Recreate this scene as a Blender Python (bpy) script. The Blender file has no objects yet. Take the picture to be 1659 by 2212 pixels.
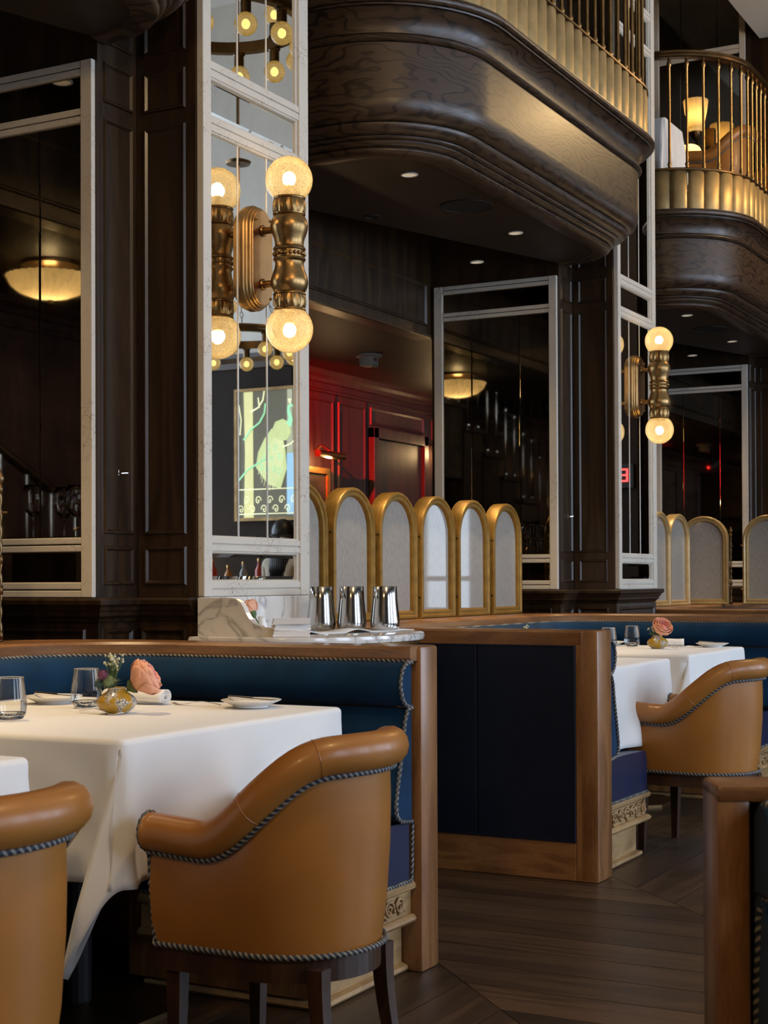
import bpy, bmesh, math, random
from mathutils import Vector, Matrix
random.seed(7)
PI = math.pi
scene = bpy.context.scene
COL = scene.collection
# ------------------------------------------------------------------ camera
cam_d = bpy.data.cameras.new('camera'); cam = bpy.data.objects.new('camera', cam_d); COL.objects.link(cam)
yaw, pitch, roll = 0.49327, 0.01232, -0.00411
Fw = Vector((math.cos(yaw)*math.cos(pitch), math.sin(yaw)*math.cos(pitch), math.sin(pitch)))
Rt = Vector((math.sin(yaw), -math.cos(yaw), 0)); Up = Rt.cross(Fw)
c, s = math.cos(roll), math.sin(roll)
R2 = c*Rt + s*Up; U2 = -s*Rt + c*Up
M = Matrix((R2, U2, -Fw)).transposed().to_4x4(); M.translation = Vector((0, 0, 1.10))
cam.matrix_world = M
cam_d.sensor_fit = 'AUTO'; cam_d.sensor_width = 36.0; cam_d.lens = 3297.1/2212*36
cam_d.shift_y = (1215-1106)/2212; cam_d.clip_start = .05; cam_d.clip_end = 100
cam_d.dof.use_dof = True; cam_d.dof.focus_distance = 5.2; cam_d.dof.aperture_fstop = 11
scene.camera = cam
# ------------------------------------------------------------------ world, exposure, large lights
w = bpy.data.worlds.new('world'); scene.world = w; w.use_nodes = True
w.node_tree.nodes['Background'].inputs[0].default_value = (.55, .65, .8, 1)
w.node_tree.nodes['Background'].inputs[1].default_value = .3
vs = scene.view_settings; vs.view_transform = 'Standard'; vs.look = 'None'; vs.gamma = 1; vs.use_curve_mapping = False
vs.exposure = 0.70
def area_light(name, loc, direction, sx, sy, power, color):
    d = bpy.data.lights.new(name, 'AREA'); d.shape = 'RECTANGLE'; d.size = sx; d.size_y = sy; d.energy = power; d.color = color
    o = bpy.data.objects.new(name, d); COL.objects.link(o); o.location = loc
    o.rotation_euler = Vector(direction).to_track_quat('-Z', 'Y').to_euler(); return o
def point_light(name, loc, power, color, r=.04, parent=None):
    d = bpy.data.lights.new(name, 'POINT'); d.energy = power; d.color = color; d.shadow_soft_size = r
    o = bpy.data.objects.new(name, d); COL.objects.link(o); o.location = loc
    if parent: o.parent = parent
    return o
DAY = (.62, .76, 1.0); WARM = (1.0, .66, .30)
# daylight entering through the four tall windows in the far side wall (y = -4.9)
for wx, pw in ((1.2, 46), (4.4, 46), (7.6, 46), (10.6, 85)):
    area_light('window_daylight', (wx, -4.75, 2.4), (0, 1, -.10), 1.5, 3.1, pw, DAY)
# ------------------------------------------------------------------ helpers
ORI = {}
def setp(o, label=None, cat=None, group=None, kind=None):
    if label: o['label'] = label
    if cat: o['category'] = cat
    if group: o['group'] = group
    if kind: o['kind'] = kind
    return o
def thing(name, label, cat, loc=(0, 0, 0), group=None):
    o = bpy.data.objects.new(name, None); COL.objects.link(o); o.location = loc; o.empty_display_size = .05
    ORI[o.name] = Vector(loc); return setp(o, label, cat, group)
def mesh_of(verts, faces, smooth=False, uvs=None, name='mesh'):
    me = bpy.data.meshes.new(name); me.from_pydata([tuple(v) for v in verts], [], faces); me.update()
    if smooth:
        me.polygons.foreach_set('use_smooth', [True]*len(me.polygons))
        if smooth != 2:
            try: me.set_sharp_from_angle(angle=.6)
            except Exception: pass
    if uvs:
        ul = me.uv_layers.new(name='UVMap')
        for p in me.polygons:
            for li in p.loop_indices: ul.data[li].uv = uvs[me.loops[li].vertex_index]
    return me
def obj(name, vf, m, parent=None, smooth=False, label=None, cat=None, group=None, kind=None, uvs=None):
    if len(vf) == 3: uvs = vf[2]
    verts, faces = vf[0], vf[1]
    og = ORI.get(parent.name, Vector((0, 0, 0))) if parent else Vector((0, 0, 0))
    if og.length > 0: verts = [Vector(v)-og for v in verts]
    me = mesh_of(verts, faces, smooth, uvs, name)
    o = bpy.data.objects.new(name, me); COL.objects.link(o)
    if m: me.materials.append(m)
    if parent: o.parent = parent; ORI[o.name] = og
    return setp(o, label, cat, group, kind)
def inst(name, me, parent=None, loc=(0, 0, 0), rot=(0, 0, 0), scale=(1, 1, 1)):
    o = bpy.data.objects.new(name, me); COL.objects.link(o)
    og = ORI.get(parent.name, Vector((0, 0, 0))) if parent else Vector((0, 0, 0))
    if parent: o.parent = parent; ORI[o.name] = og
    o.location = Vector(loc)-og; o.rotation_euler = rot; o.scale = scale; return o
def kids(o): return list(o.children)
def dup(o, loc=None, rotz=None, label=None, parent=None):
    n = o.copy(); COL.objects.link(n); n.parent = parent
    if loc is not None: n.location = loc
    if rotz is not None: n.rotation_euler = (0, 0, rotz)
    if label: n['label'] = label
    for ch in kids(o): dup(ch, parent=n)
    return n
class MB:
    def __init__(s): s.v = []; s.f = []; s.uv = []
    def add(s, vf):
        b = len(s.v); s.v += [Vector(p) for p in vf[0]]; s.f += [tuple(i+b for i in f) for f in vf[1]]
        s.uv += (vf[2] if len(vf) == 3 else [(0, 0)]*len(vf[0])); return s
    def vf(s): return (s.v, s.f, s.uv)
def join(*vfs):
    b = MB()
    for q in vfs: b.add(q)
    return b.vf()
def box(x0, x1, y0, y1, z0, z1, bev=0):
    if bev <= 0:
        v = [(x0, y0, z0), (x1, y0, z0), (x1, y1, z0), (x0, y1, z0), (x0, y0, z1), (x1, y0, z1), (x1, y1, z1), (x0, y1, z1)]
        return (v, [(0, 3, 2, 1), (4, 5, 6, 7), (0, 1, 5, 4), (1, 2, 6, 5), (2, 3, 7, 6), (3, 0, 4, 7)])
    bm = bmesh.new(); bmesh.ops.create_cube(bm, size=1)
    for v in bm.verts: v.co = Vector((x0 + (v.co.x+.5)*(x1-x0), y0 + (v.co.y+.5)*(y1-y0), z0 + (v.co.z+.5)*(z1-z0)))
    bmesh.ops.bevel(bm, geom=list(bm.edges), offset=bev, segments=2, affect='EDGES', profile=.5)
    v = [tuple(p.co) for p in bm.verts]; f = [tuple(q.index for q in p.verts) for p in bm.faces]; bm.free(); return (v, f)
def xf(vf, M_):
    return ([M_ @ Vector(p) for p in vf[0]],) + tuple(vf[1:])
def rotz(vf, a, c_=(0, 0, 0)):
    T = Matrix.Translation(c_) @ Matrix.Rotation(a, 4, 'Z') @ Matrix.Translation(-Vector(c_)); return xf(vf, T)
def move(vf, d): return xf(vf, Matrix.Translation(d))
def loft(lines, closed=True, caps=True):
    """lines: list of polylines (same count). Rings run across lines; closed joins the last line to the first."""
    n = len(lines); m = len(lines[0]); v = [p for L in lines for p in L]; f = []
    for i in range(n if closed else n-1):
        j = (i+1) % n
        for k in range(m-1): f.append((i*m+k, i*m+k+1, j*m+k+1, j*m+k))
    if closed and caps:
        f.append(tuple(i*m for i in range(n))[::-1]); f.append(tuple(i*m+m-1 for i in range(n)))
    uv = []
    for i in range(n):
        d = 0
        for k in range(m):
            if k: d += (Vector(lines[i][k])-Vector(lines[i][k-1])).length
            uv.append((d, i/max(1, n-1)))
    return (v, f, uv)
def lathe(prof, seg=24, c_=(0, 0, 0), flute=0, famp=0, frange=None):
    v = []; f = []; n = len(prof)
    for i in range(seg):
        a = 2*PI*i/seg
        for (r, z) in prof:
            rr = r
            if flute and (frange is None or frange[0] <= z <= frange[1]): rr = r*(1+famp*math.cos(flute*a))
            v.append((c_[0]+rr*math.cos(a), c_[1]+rr*math.sin(a), c_[2]+z))
    for i in range(seg):
        j = (i+1) % seg
        for k in range(n-1): f.append((i*n+k, j*n+k, j*n+k+1, i*n+k+1))
    return (v, f)
def frames(pts, closed=False):
    P_ = [Vector(p) for p in pts]; n = len(P_); T = []
    for i in range(n):
        a = P_[(i-1) % n] if (closed or i > 0) else P_[i]; b = P_[(i+1) % n] if (closed or i < n-1) else P_[i]
        t = b-a; T.append(t.normalized() if t.length > 1e-9 else Vector((0, 0, 1)))
    ref = Vector((0, 0, 1)) if abs(T[0].z) < .9 else Vector((1, 0, 0))
    N = [(ref - T[0]*ref.dot(T[0])).normalized()]
    for i in range(1, n):
        q = N[-1] - T[i]*N[-1].dot(T[i]); N.append(q.normalized() if q.length > 1e-6 else N[-1])
    return P_, T, N
def resample(pts, step, closed=False):
    P_ = [Vector(p) for p in pts]
    if closed: P_ = P_+[P_[0]]
    L = [0]
    for a, b in zip(P_, P_[1:]): L.append(L[-1]+(b-a).length)
    n = max(2, int(L[-1]/step)); out = []; k = 0
    for i in range(n+1):
        d = L[-1]*i/n
        while k < len(L)-2 and L[k+1] < d: k += 1
        t = (d-L[k])/max(1e-9, L[k+1]-L[k]); out.append(P_[k].lerp(P_[k+1], t))
    return out[:-1] if closed else out
def tube(pts, r, seg=8, closed=False, caps=True, rf=None, twist=0, lobes=0, amp=.22):
    P_, T, N = frames(pts, closed); n = len(P_); v = []; f = []; uv = []; d = 0
    for i in range(n):
        if i: d += (P_[i]-P_[i-1]).length
        B = T[i].cross(N[i]); rr = rf(i/(n-1)) if rf else r
        for k in range(seg):
            a = 2*PI*k/seg; q = rr*(1+amp*math.cos(lobes*a - twist*d)) if lobes else rr
            v.append(P_[i] + (N[i]*math.cos(a) + B*math.sin(a))*q); uv.append((d, k/seg))
    for i in range(n if closed else n-1):
        j = (i+1) % n
        for k in range(seg):
            l = (k+1) % seg; f.append((i*seg+k, i*seg+l, j*seg+l, j*seg+k))
    if caps and not closed:
        f.append(tuple(range(seg))[::-1]); f.append(tuple((n-1)*seg+k for k in range(seg)))
    return (v, f, uv)
def rope(pts, r=.006, closed=False):
    return tube(resample(pts, r*1.0, closed), r, 8, closed, True, None, 2*PI/(r*5.2)*2, 2, .22)
def prism(poly, h0, h1, axis='z'):
    """extrude a 2-D polygon; axis z: (x,y) h=z; axis x: (y,z) h=x; axis y: (x,z) h=y"""
    def P3(p, h): return {'z': (p[0], p[1], h), 'x': (h, p[0], p[1]), 'y': (p[0], h, p[1])}[axis]
    n = len(poly); v = [P3(p, h0) for p in poly] + [P3(p, h1) for p in poly]
    f = [tuple(range(n))[::-1], tuple(range(n, 2*n))] + [(i, (i+1) % n, n+(i+1) % n, n+i) for i in range(n)]
    return (v, f)
def sphere(c_, r, su=16, sv=10, sc=(1, 1, 1)):
    v = [(c_[0], c_[1], c_[2]-r*sc[2])]; f = []
    for j in range(1, sv):
        t = PI*j/sv
        for i in range(su):
            a = 2*PI*i/su; v.append((c_[0]+r*sc[0]*math.sin(t)*math.cos(a), c_[1]+r*sc[1]*math.sin(t)*math.sin(a), c_[2]-r*sc[2]*math.cos(t)))
    v.append((c_[0], c_[1], c_[2]+r*sc[2])); e = len(v)-1
    for i in range(su):
        f.append((0, 1+(i+1) % su, 1+i)); f.append((e, e-su+i, e-su+(i+1) % su))
    for j in range(sv-2):
        for i in range(su):
            a = 1+j*su+i; b = 1+j*su+(i+1) % su; f.append((a, b, b+su, a+su))
    return (v, f)
def arc(cx, cy, r, a0, a1, n):
    return [(cx+r*math.cos(a0+(a1-a0)*i/n), cy+r*math.sin(a0+(a1-a0)*i/n)) for i in range(n+1)]
# ------------------------------------------------------------------ materials
def newmat(name):
    m = bpy.data.materials.new(name); m.use_nodes = True; nt = m.node_tree
    b = nt.nodes['Principled BSDF']; return m, nt, b
def nd(nt, t, **kw):
    n = nt.nodes.new(t)
    for k, v in kw.items():
        if k in n.inputs: n.inputs[k].default_value = v
        else: setattr(n, k, v)
    return n
def rampn(nt, stops):
    r = nt.nodes.new('ShaderNodeValToRGB'); e = r.color_ramp.elements
    while len(e) < len(stops): e.new(.5)
    for q, (p, cc) in zip(e, stops): q.position = p; q.color = (*cc, 1) if len(cc) == 3 else cc
    return r
def plain(name, col, rough=.5, metal=0, spec=.5, coat=0, sheen=0, noise=0, nscale=20, bump=0, bscale=60, emit=None, estr=0, trans=0, ior=1.45, alpha=1):
    m, nt, b = newmat(name); L = nt.links
    b.inputs['Base Color'].default_value = (*col, 1); b.inputs['Roughness'].default_value = rough; b.inputs['Metallic'].default_value = metal
    b.inputs['Specular IOR Level'].default_value = spec; b.inputs['Coat Weight'].default_value = coat; b.inputs['Coat Roughness'].default_value = .12
    b.inputs['Sheen Weight'].default_value = sheen; b.inputs['Transmission Weight'].default_value = trans; b.inputs['IOR'].default_value = ior
    if emit: b.inputs['Emission Color'].default_value = (*emit, 1); b.inputs['Emission Strength'].default_value = estr
    if noise or bump: tc = nd(nt, 'ShaderNodeTexCoord')
    if noise:
        n = nd(nt, 'ShaderNodeTexNoise', Scale=nscale, Detail=5.0); L.new(tc.outputs['Object'], n.inputs['Vector'])
        r = rampn(nt, [(.3, tuple(q*(1-noise) for q in col)), (.7, tuple(min(1, q*(1+noise)) for q in col))]); L.new(n.outputs['Fac'], r.inputs['Fac']); L.new(r.outputs[0], b.inputs['Base Color'])
    if bump:
        n2 = nd(nt, 'ShaderNodeTexNoise', Scale=bscale, Detail=4.0); L.new(tc.outputs['Object'], n2.inputs['Vector'])
        bp = nd(nt, 'ShaderNodeBump', Strength=bump, Distance=.004); L.new(n2.outputs['Fac'], bp.inputs['Height']); L.new(bp.outputs[0], b.inputs['Normal'])
    return m
def wood(name, dark, light, rough=.4, stretch=(1, 8, 8), scale=3.0, bump=.15, coat=.15, rnd=0, figure=.35):
    m, nt, b = newmat(name); L = nt.links
    tc = nd(nt, 'ShaderNodeTexCoord'); mp = nd(nt, 'ShaderNodeMapping'); mp.inputs['Scale'].default_value = stretch
    L.new(tc.outputs['Object'], mp.inputs['Vector'])
    vec = mp.outputs[0]
    if rnd:
        oi = nd(nt, 'ShaderNodeObjectInfo'); ad = nd(nt, 'ShaderNodeVectorMath', operation='ADD'); sc_ = nd(nt, 'ShaderNodeVectorMath', operation='SCALE'); sc_.inputs['Scale'].default_value = 37.
        cb = nd(nt, 'ShaderNodeCombineXYZ')
        for i in range(3): L.new(oi.outputs['Random'], cb.inputs[i])
        L.new(cb.outputs[0], sc_.inputs[0]); L.new(vec, ad.inputs[0]); L.new(sc_.outputs[0], ad.inputs[1]); vec = ad.outputs[0]
    big = nd(nt, 'ShaderNodeTexNoise', Scale=scale*.32, Detail=2.0, Distortion=.6); L.new(vec, big.inputs['Vector'])
    mu = nd(nt, 'ShaderNodeMath', operation='MULTIPLY'); mu.inputs[1].default_value = 26.; L.new(big.outputs['Fac'], mu.inputs[0])
    sn = nd(nt, 'ShaderNodeMath', operation='SINE'); L.new(mu.outputs[0], sn.inputs[0])
    fine = nd(nt, 'ShaderNodeTexNoise', Scale=scale*7, Detail=6.0, Roughness=.7); L.new(vec, fine.inputs['Vector'])
    ma = nd(nt, 'ShaderNodeMath', operation='MULTIPLY_ADD'); ma.inputs[1].default_value = figure*.5; L.new(sn.outputs[0], ma.inputs[0]); L.new(fine.outputs['Fac'], ma.inputs[2])
    r = rampn(nt, [(.2, dark), (.8, light)]); L.new(ma.outputs[0], r.inputs['Fac']); out = r.outputs[0]
    if rnd:
        hv = nd(nt, 'ShaderNodeHueSaturation'); mr = nd(nt, 'ShaderNodeMapRange'); mr.inputs['To Min'].default_value = 1-rnd; mr.inputs['To Max'].default_value = 1+rnd
        L.new(oi.outputs['Random'], mr.inputs['Value']); L.new(mr.outputs[0], hv.inputs['Value']); L.new(out, hv.inputs['Color']); out = hv.outputs[0]
    L.new(out, b.inputs['Base Color']); b.inputs['Roughness'].default_value = rough; b.inputs['Coat Weight'].default_value = coat; b.inputs['Coat Roughness'].default_value = .25
    bp = nd(nt, 'ShaderNodeBump', Strength=bump, Distance=.002); L.new(ma.outputs[0], bp.inputs['Height']); L.new(bp.outputs[0], b.inputs['Normal'])
    return m
def crackle():
    m, nt, b = newmat('crackled_white_paint'); L = nt.links
    tc = nd(nt, 'ShaderNodeTexCoord'); no = nd(nt, 'ShaderNodeTexNoise', Scale=30., Detail=3.0); L.new(tc.outputs['Object'], no.inputs['Vector'])
    mx = nd(nt, 'ShaderNodeMix', data_type='VECTOR'); mx.inputs['Factor'].default_value = .05; L.new(tc.outputs['Object'], mx.inputs[4]); L.new(no.outputs['Color'], mx.inputs[5])
    vo = nd(nt, 'ShaderNodeTexVoronoi', feature='DISTANCE_TO_EDGE', Scale=30.); L.new(mx.outputs[1], vo.inputs['Vector'])
    n3 = nd(nt, 'ShaderNodeTexNoise', Scale=7., Detail=2.0); L.new(tc.outputs['Object'], n3.inputs['Vector'])
    mr = nd(nt, 'ShaderNodeMapRange'); mr.inputs['From Min'].default_value = .45; mr.inputs['From Max'].default_value = .75; mr.inputs['To Min'].default_value = 0; mr.inputs['To Max'].default_value = .035
    L.new(n3.outputs['Fac'], mr.inputs['Value'])
    lt = nd(nt, 'ShaderNodeMath', operation='LESS_THAN'); L.new(vo.outputs['Distance'], lt.inputs[0]); L.new(mr.outputs[0], lt.inputs[1])
    mc = nd(nt, 'ShaderNodeMix', data_type='RGBA'); mc.inputs[6].default_value = (.60, .55, .47, 1); mc.inputs[7].default_value = (.36, .30, .23, 1); L.new(lt.outputs[0], mc.inputs['Factor'])
    L.new(mc.outputs[2], b.inputs['Base Color']); b.inputs['Roughness'].default_value = .5
    bp = nd(nt, 'ShaderNodeBump', Strength=.4, Distance=.001, invert=True); L.new(lt.outputs[0], bp.inputs['Height']); L.new(bp.outputs[0], b.inputs['Normal'])
    return m
def mirror_mat(name, col, rough, blotch):
    m, nt, b = newmat(name); L = nt.links
    tc = nd(nt, 'ShaderNodeTexCoord'); no = nd(nt, 'ShaderNodeTexNoise', Scale=3.5, Detail=8.0, Roughness=.7); L.new(tc.outputs['Object'], no.inputs['Vector'])
    r = rampn(nt, [(.35, tuple(q*(1-blotch) for q in col)), (.6, col)]); L.new(no.outputs['Fac'], r.inputs['Fac']); L.new(r.outputs[0], b.inputs['Base Color'])
    b.inputs['Metallic'].default_value = 1; b.inputs['Roughness'].default_value = rough; return m
def marble():
    m, nt, b = newmat('white_marble'); L = nt.links
    tc = nd(nt, 'ShaderNodeTexCoord'); no = nd(nt, 'ShaderNodeTexNoise', Scale=5., Detail=8.0, Roughness=.6); L.new(tc.outputs['Object'], no.inputs['Vector'])
    mx = nd(nt, 'ShaderNodeMix', data_type='VECTOR'); mx.inputs['Factor'].default_value = .35; L.new(tc.outputs['Object'], mx.inputs[4]); L.new(no.outputs['Color'], mx.inputs[5])
    wv = nd(nt, 'ShaderNodeTexNoise', Scale=4.5, Detail=5.0, Roughness=.5, Distortion=1.2); L.new(tc.outputs['Object'], wv.inputs['Vector'])
    r = rampn(nt, [(.36, (.74, .72, .68)), (.47, (.70, .67, .63)), (.495, (.40, .38, .36)), (.52, (.70, .67, .63)), (.62, (.78, .75, .71))]); L.new(wv.outputs['Fac'], r.inputs['Fac'])
    L.new(r.outputs[0], b.inputs['Base Color']); b.inputs['Roughness'].default_value = .14; b.inputs['Coat Weight'].default_value = .3; return m
def rope_mat():
    m, nt, b = newmat('twisted_rope'); L = nt.links
    uv = nd(nt, 'ShaderNodeUVMap'); sx = nd(nt, 'ShaderNodeSeparateXYZ'); L.new(uv.outputs[0], sx.inputs[0])
    a = nd(nt, 'ShaderNodeMath', operation='MULTIPLY'); a.inputs[1].default_value = 2*PI/(.006*5.2)*2; L.new(sx.outputs[0], a.inputs[0])
    bb = nd(nt, 'ShaderNodeMath', operation='MULTIPLY'); bb.inputs[1].default_value = 4*PI; L.new(sx.outputs[1], bb.inputs[0])
    d = nd(nt, 'ShaderNodeMath', operation='SUBTRACT'); L.new(bb.outputs[0], d.inputs[0]); L.new(a.outputs[0], d.inputs[1])
    sn = nd(nt, 'ShaderNodeMath', operation='COSINE'); L.new(d.outputs[0], sn.inputs[0])
    mr = nd(nt, 'ShaderNodeMapRange'); mr.inputs['From Min'].default_value = -1; L.new(sn.outputs[0], mr.inputs['Value'])
    r = rampn(nt, [(.25, (.012, .018, .03)), (.66, (.06, .075, .095)), (.84, (.26, .23, .18))]); L.new(mr.outputs[0], r.inputs['Fac']); L.new(r.outputs[0], b.inputs['Base Color'])
    b.inputs['Roughness'].default_value = .7; return m
def glass_globe():
    m = bpy.data.materials.new('seeded_glass'); m.use_nodes = True; nt = m.node_tree; L = nt.links; nt.nodes.clear()
    out = nd(nt, 'ShaderNodeOutputMaterial'); tc = nd(nt, 'ShaderNodeTexCoord')
    vo = nd(nt, 'ShaderNodeTexNoise', Scale=380., Detail=2.0); L.new(tc.outputs['Object'], vo.inputs['Vector'])
    bp = nd(nt, 'ShaderNodeBump', Strength=.5, Distance=.003); L.new(vo.outputs['Fac'], bp.inputs['Height'])
    gl = nd(nt, 'ShaderNodeBsdfGlossy', Roughness=.12); gl.inputs['Color'].default_value = (1, .95, .85, 1); L.new(bp.outputs[0], gl.inputs['Normal'])
    tl = nd(nt, 'ShaderNodeBsdfTranslucent'); tl.inputs['Color'].default_value = (.50, .41, .26, 1); L.new(bp.outputs[0], tl.inputs['Normal'])
    tr = nd(nt, 'ShaderNodeBsdfTransparent'); tr.inputs['Color'].default_value = (1, .97, .9, 1)
    r = rampn(nt, [(.40, (.45, .45, .45)), (.62, (.88, .88, .88))]); L.new(vo.outputs['Fac'], r.inputs['Fac'])
    m1 = nd(nt, 'ShaderNodeMixShader'); L.new(r.outputs[0], m1.inputs[0]); L.new(tr.outputs[0], m1.inputs[1]); L.new(tl.outputs[0], m1.inputs[2])
    fr = nd(nt, 'ShaderNodeLayerWeight', Blend=.25); m2 = nd(nt, 'ShaderNodeMixShader'); L.new(fr.outputs['Fresnel'], m2.inputs[0]); L.new(m1.outputs[0], m2.inputs[1]); L.new(gl.outputs[0], m2.inputs[2])
    L.new(m2.outputs[0], out.inputs[0]); return m
def vase_mat():
    m, nt, b = newmat('mustard_glaze'); L = nt.links
    tc = nd(nt, 'ShaderNodeTexCoord'); n = nd(nt, 'ShaderNodeTexNoise', Scale=26., Detail=3.0); L.new(tc.outputs['Object'], n.inputs['Vector'])
    v = nd(nt, 'ShaderNodeTexVoronoi', Scale=170.); L.new(tc.outputs['Object'], v.inputs['Vector'])
    r2 = rampn(nt, [(.2, (.05, .055, .08)), (.5, (.5, .46, .38))]); L.new(v.outputs['Distance'], r2.inputs['Fac'])
    g = rampn(nt, [(.47, (0, 0, 0)), (.52, (1, 1, 1))]); L.new(n.outputs['Fac'], g.inputs['Fac'])
    mx = nd(nt, 'ShaderNodeMix', data_type='RGBA'); mx.inputs[6].default_value = (.42, .25, .03, 1); L.new(g.outputs[0], mx.inputs['Factor']); L.new(r2.outputs[0], mx.inputs[7])
    L.new(mx.outputs[2], b.inputs['Base Color']); b.inputs['Roughness'].default_value = .12; return m
def linen():
    m, nt, b = newmat('linen_behind_glass'); L = nt.links
    tc = nd(nt, 'ShaderNodeTexCoord'); mp = nd(nt, 'ShaderNodeMapping'); mp.inputs['Scale'].default_value = (240, 240, 30); L.new(tc.outputs['Object'], mp.inputs['Vector'])
    n = nd(nt, 'ShaderNodeTexNoise', Scale=1., Detail=3.0); L.new(mp.outputs[0], n.inputs['Vector'])
    r = rampn(nt, [(.3, (.22, .205, .18)), (.7, (.34, .32, .29))]); L.new(n.outputs['Fac'], r.inputs['Fac']); L.new(r.outputs[0], b.inputs['Base Color'])
    b.inputs['Roughness'].default_value = .6; b.inputs['Coat Weight'].default_value = .8; b.inputs['Coat Roughness'].default_value = .03; return m
W_DARK = wood('dark_stained_oak', (.014, .0068, .0026), (.046, .0235, .0095), .36, (9, 9, 1), 2.6, .2, .25)
W_DARKH = wood('dark_stained_oak_horizontal', (.010, .005, .0022), (.078, .044, .022), .44, (1.0, 1.0, 10), 2.0, .25, .12, figure=1.1)
def wood_rings(name, dark, light, rough, coat):
    m, nt, b = newmat(name); L = nt.links; tc = nd(nt, 'ShaderNodeTexCoord'); mp = nd(nt, 'ShaderNodeMapping'); mp.inputs['Scale'].default_value = (1.1, 1.1, 3.2); L.new(tc.outputs['Object'], mp.inputs['Vector'])
    n = nd(nt, 'ShaderNodeTexNoise', Scale=1.6, Detail=3.0, Roughness=.55); L.new(mp.outputs[0], n.inputs['Vector'])
    sp_ = nd(nt, 'ShaderNodeSeparateXYZ'); L.new(tc.outputs['Object'], sp_.inputs[0])
    za = nd(nt, 'ShaderNodeMath', operation='MULTIPLY'); za.inputs[1].default_value = 150.; L.new(sp_.outputs[2], za.inputs[0])
    ma = nd(nt, 'ShaderNodeMath', operation='MULTIPLY_ADD'); ma.inputs[1].default_value = 75.; L.new(n.outputs['Fac'], ma.inputs[0]); L.new(za.outputs[0], ma.inputs[2])
    sn = nd(nt, 'ShaderNodeMath', operation='SINE'); L.new(ma.outputs[0], sn.inputs[0])
    mp2 = nd(nt, 'ShaderNodeMapping'); mp2.inputs['Scale'].default_value = (6, 6, 120); L.new(tc.outputs['Object'], mp2.inputs['Vector'])
    fb = nd(nt, 'ShaderNodeTexNoise', Scale=1., Detail=5.0, Roughness=.65); L.new(mp2.outputs[0], fb.inputs['Vector'])
    mr = nd(nt, 'ShaderNodeMapRange'); mr.inputs['From Min'].default_value = -1; mr.inputs['From Max'].default_value = -.45; mr.inputs['To Min'].default_value = .0; mr.inputs['To Max'].default_value = .55; L.new(sn.outputs[0], mr.inputs['Value'])
    ad = nd(nt, 'ShaderNodeMath', operation='MULTIPLY_ADD'); ad.inputs[1].default_value = .7; L.new(fb.outputs['Fac'], ad.inputs[0]); L.new(mr.outputs[0], ad.inputs[2])
    r = rampn(nt, [(.3, dark), (.95, light)]); L.new(ad.outputs[0], r.inputs['Fac']); L.new(r.outputs[0], b.inputs['Base Color']); b.inputs['Roughness'].default_value = rough; b.inputs['Coat Weight'].default_value = coat; b.inputs['Coat Roughness'].default_value = .25
    bp = nd(nt, 'ShaderNodeBump', Strength=.2, Distance=.0015); L.new(ad.outputs[0], bp.inputs['Height']); L.new(bp.outputs[0], b.inputs['Normal']); return m
W_DARKH = wood_rings('balcony_grained_oak', (.016, .0078, .0034), (.062, .034, .0165), .40, .15)
W_CEIL = plain('dark_brown_ceiling', (.030, .017, .0085), .5, noise=.2, nscale=6)
W_OAK = wood('honey_oak', (.14, .056, .016), (.29, .130, .043), .36, (8, 8, 1.2), 3., .15, .3)
W_OAKH = wood('honey_oak_rail', (.14, .056, .016), (.29, .130, .043), .34, (1.5, 1.5, 10), 3., .15, .35)
W_PALE = wood('pale_carved_oak', (.24, .135, .052), (.42, .265, .115), .5, (1.5, 1.5, 8), 4., .15, .05)
W_LEG = wood('walnut_leg', (.028, .011, .005), (.062, .026, .012), .35, (8, 8, 1), 3., .1, .3)
W_FLOORY = wood('floor_oak_y', (.028, .0145, .0065), (.074, .040, .019), .42, (9, 1, 9), 2.2, .25, .1, .45)
W_FLOORX = wood('floor_oak_x', (.028, .0145, .0065), (.074, .040, .019), .42, (1, 9, 9), 2.2, .25, .1, .45)
W_RED = wood('mahogany_panel', (.026, .009, .006), (.058, .021, .013), .55, (9, 9, 1), 2.6, .1, 0)
CRACK = crackle()
MIRROR = mirror_mat('column_mirror', (.88, .87, .82), .012, .12)
UMIRROR = mirror_mat('gallery_mirror', (.62, .57, .47), .03, .25)
AMIRROR = mirror_mat('antique_mirror', (.36, .31, .24), .03, .45)
MARBLE = marble(); ROPE = rope_mat(); GLOBE = glass_globe(); VASE = vase_mat(); LINEN = linen()
VELVET = plain('blue_velvet', (.0035, .027, .070), .9, spec=.15, sheen=.06, noise=.25, nscale=9, bump=.1, bscale=300)
BLEATH = plain('blue_leather', (.008, .014, .048), .38, noise=.15, nscale=8, bump=.12, bscale=220)
NAVY = plain('navy_panel_leather', (.0045, .008, .019), .42, noise=.15, bump=.08, bscale=250)
TAN = plain('tan_leather', (.34, .135, .026), .36, noise=.10, nscale=5, bump=.06, bscale=320, coat=.1)
BRASS = plain('aged_brass', (.33, .20, .08), .34, 1, noise=.25, nscale=14)
BRONZE = plain('dark_bronze', (.16, .10, .045), .38, 1, noise=.25, nscale=12)
PBRASS = plain('brushed_brass_panel', (.50, .36, .17), .52, .9, noise=.22, nscale=9)
GOLD = plain('gilt_frame', (.27, .15, .028), .42, .5, noise=.2, nscale=25, bump=.15, bscale=90)
STEEL = plain('polished_steel', (.55, .53, .50), .16, 1, noise=.08)
SILVER = plain('cutlery_silver', (.72, .70, .66), .2, 1)
CLOTH = plain('white_linen_cloth', (.80, .79, .77), .85, sheen=.2, bump=.05, bscale=400)
CHINA = plain('white_china', (.84, .83, .80), .12)
GLASS = plain('clear_glass', (1, 1, 1), .0, trans=1, ior=1.45)
WHITEP = plain('white_plaster', (.62, .60, .55), .7)
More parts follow.
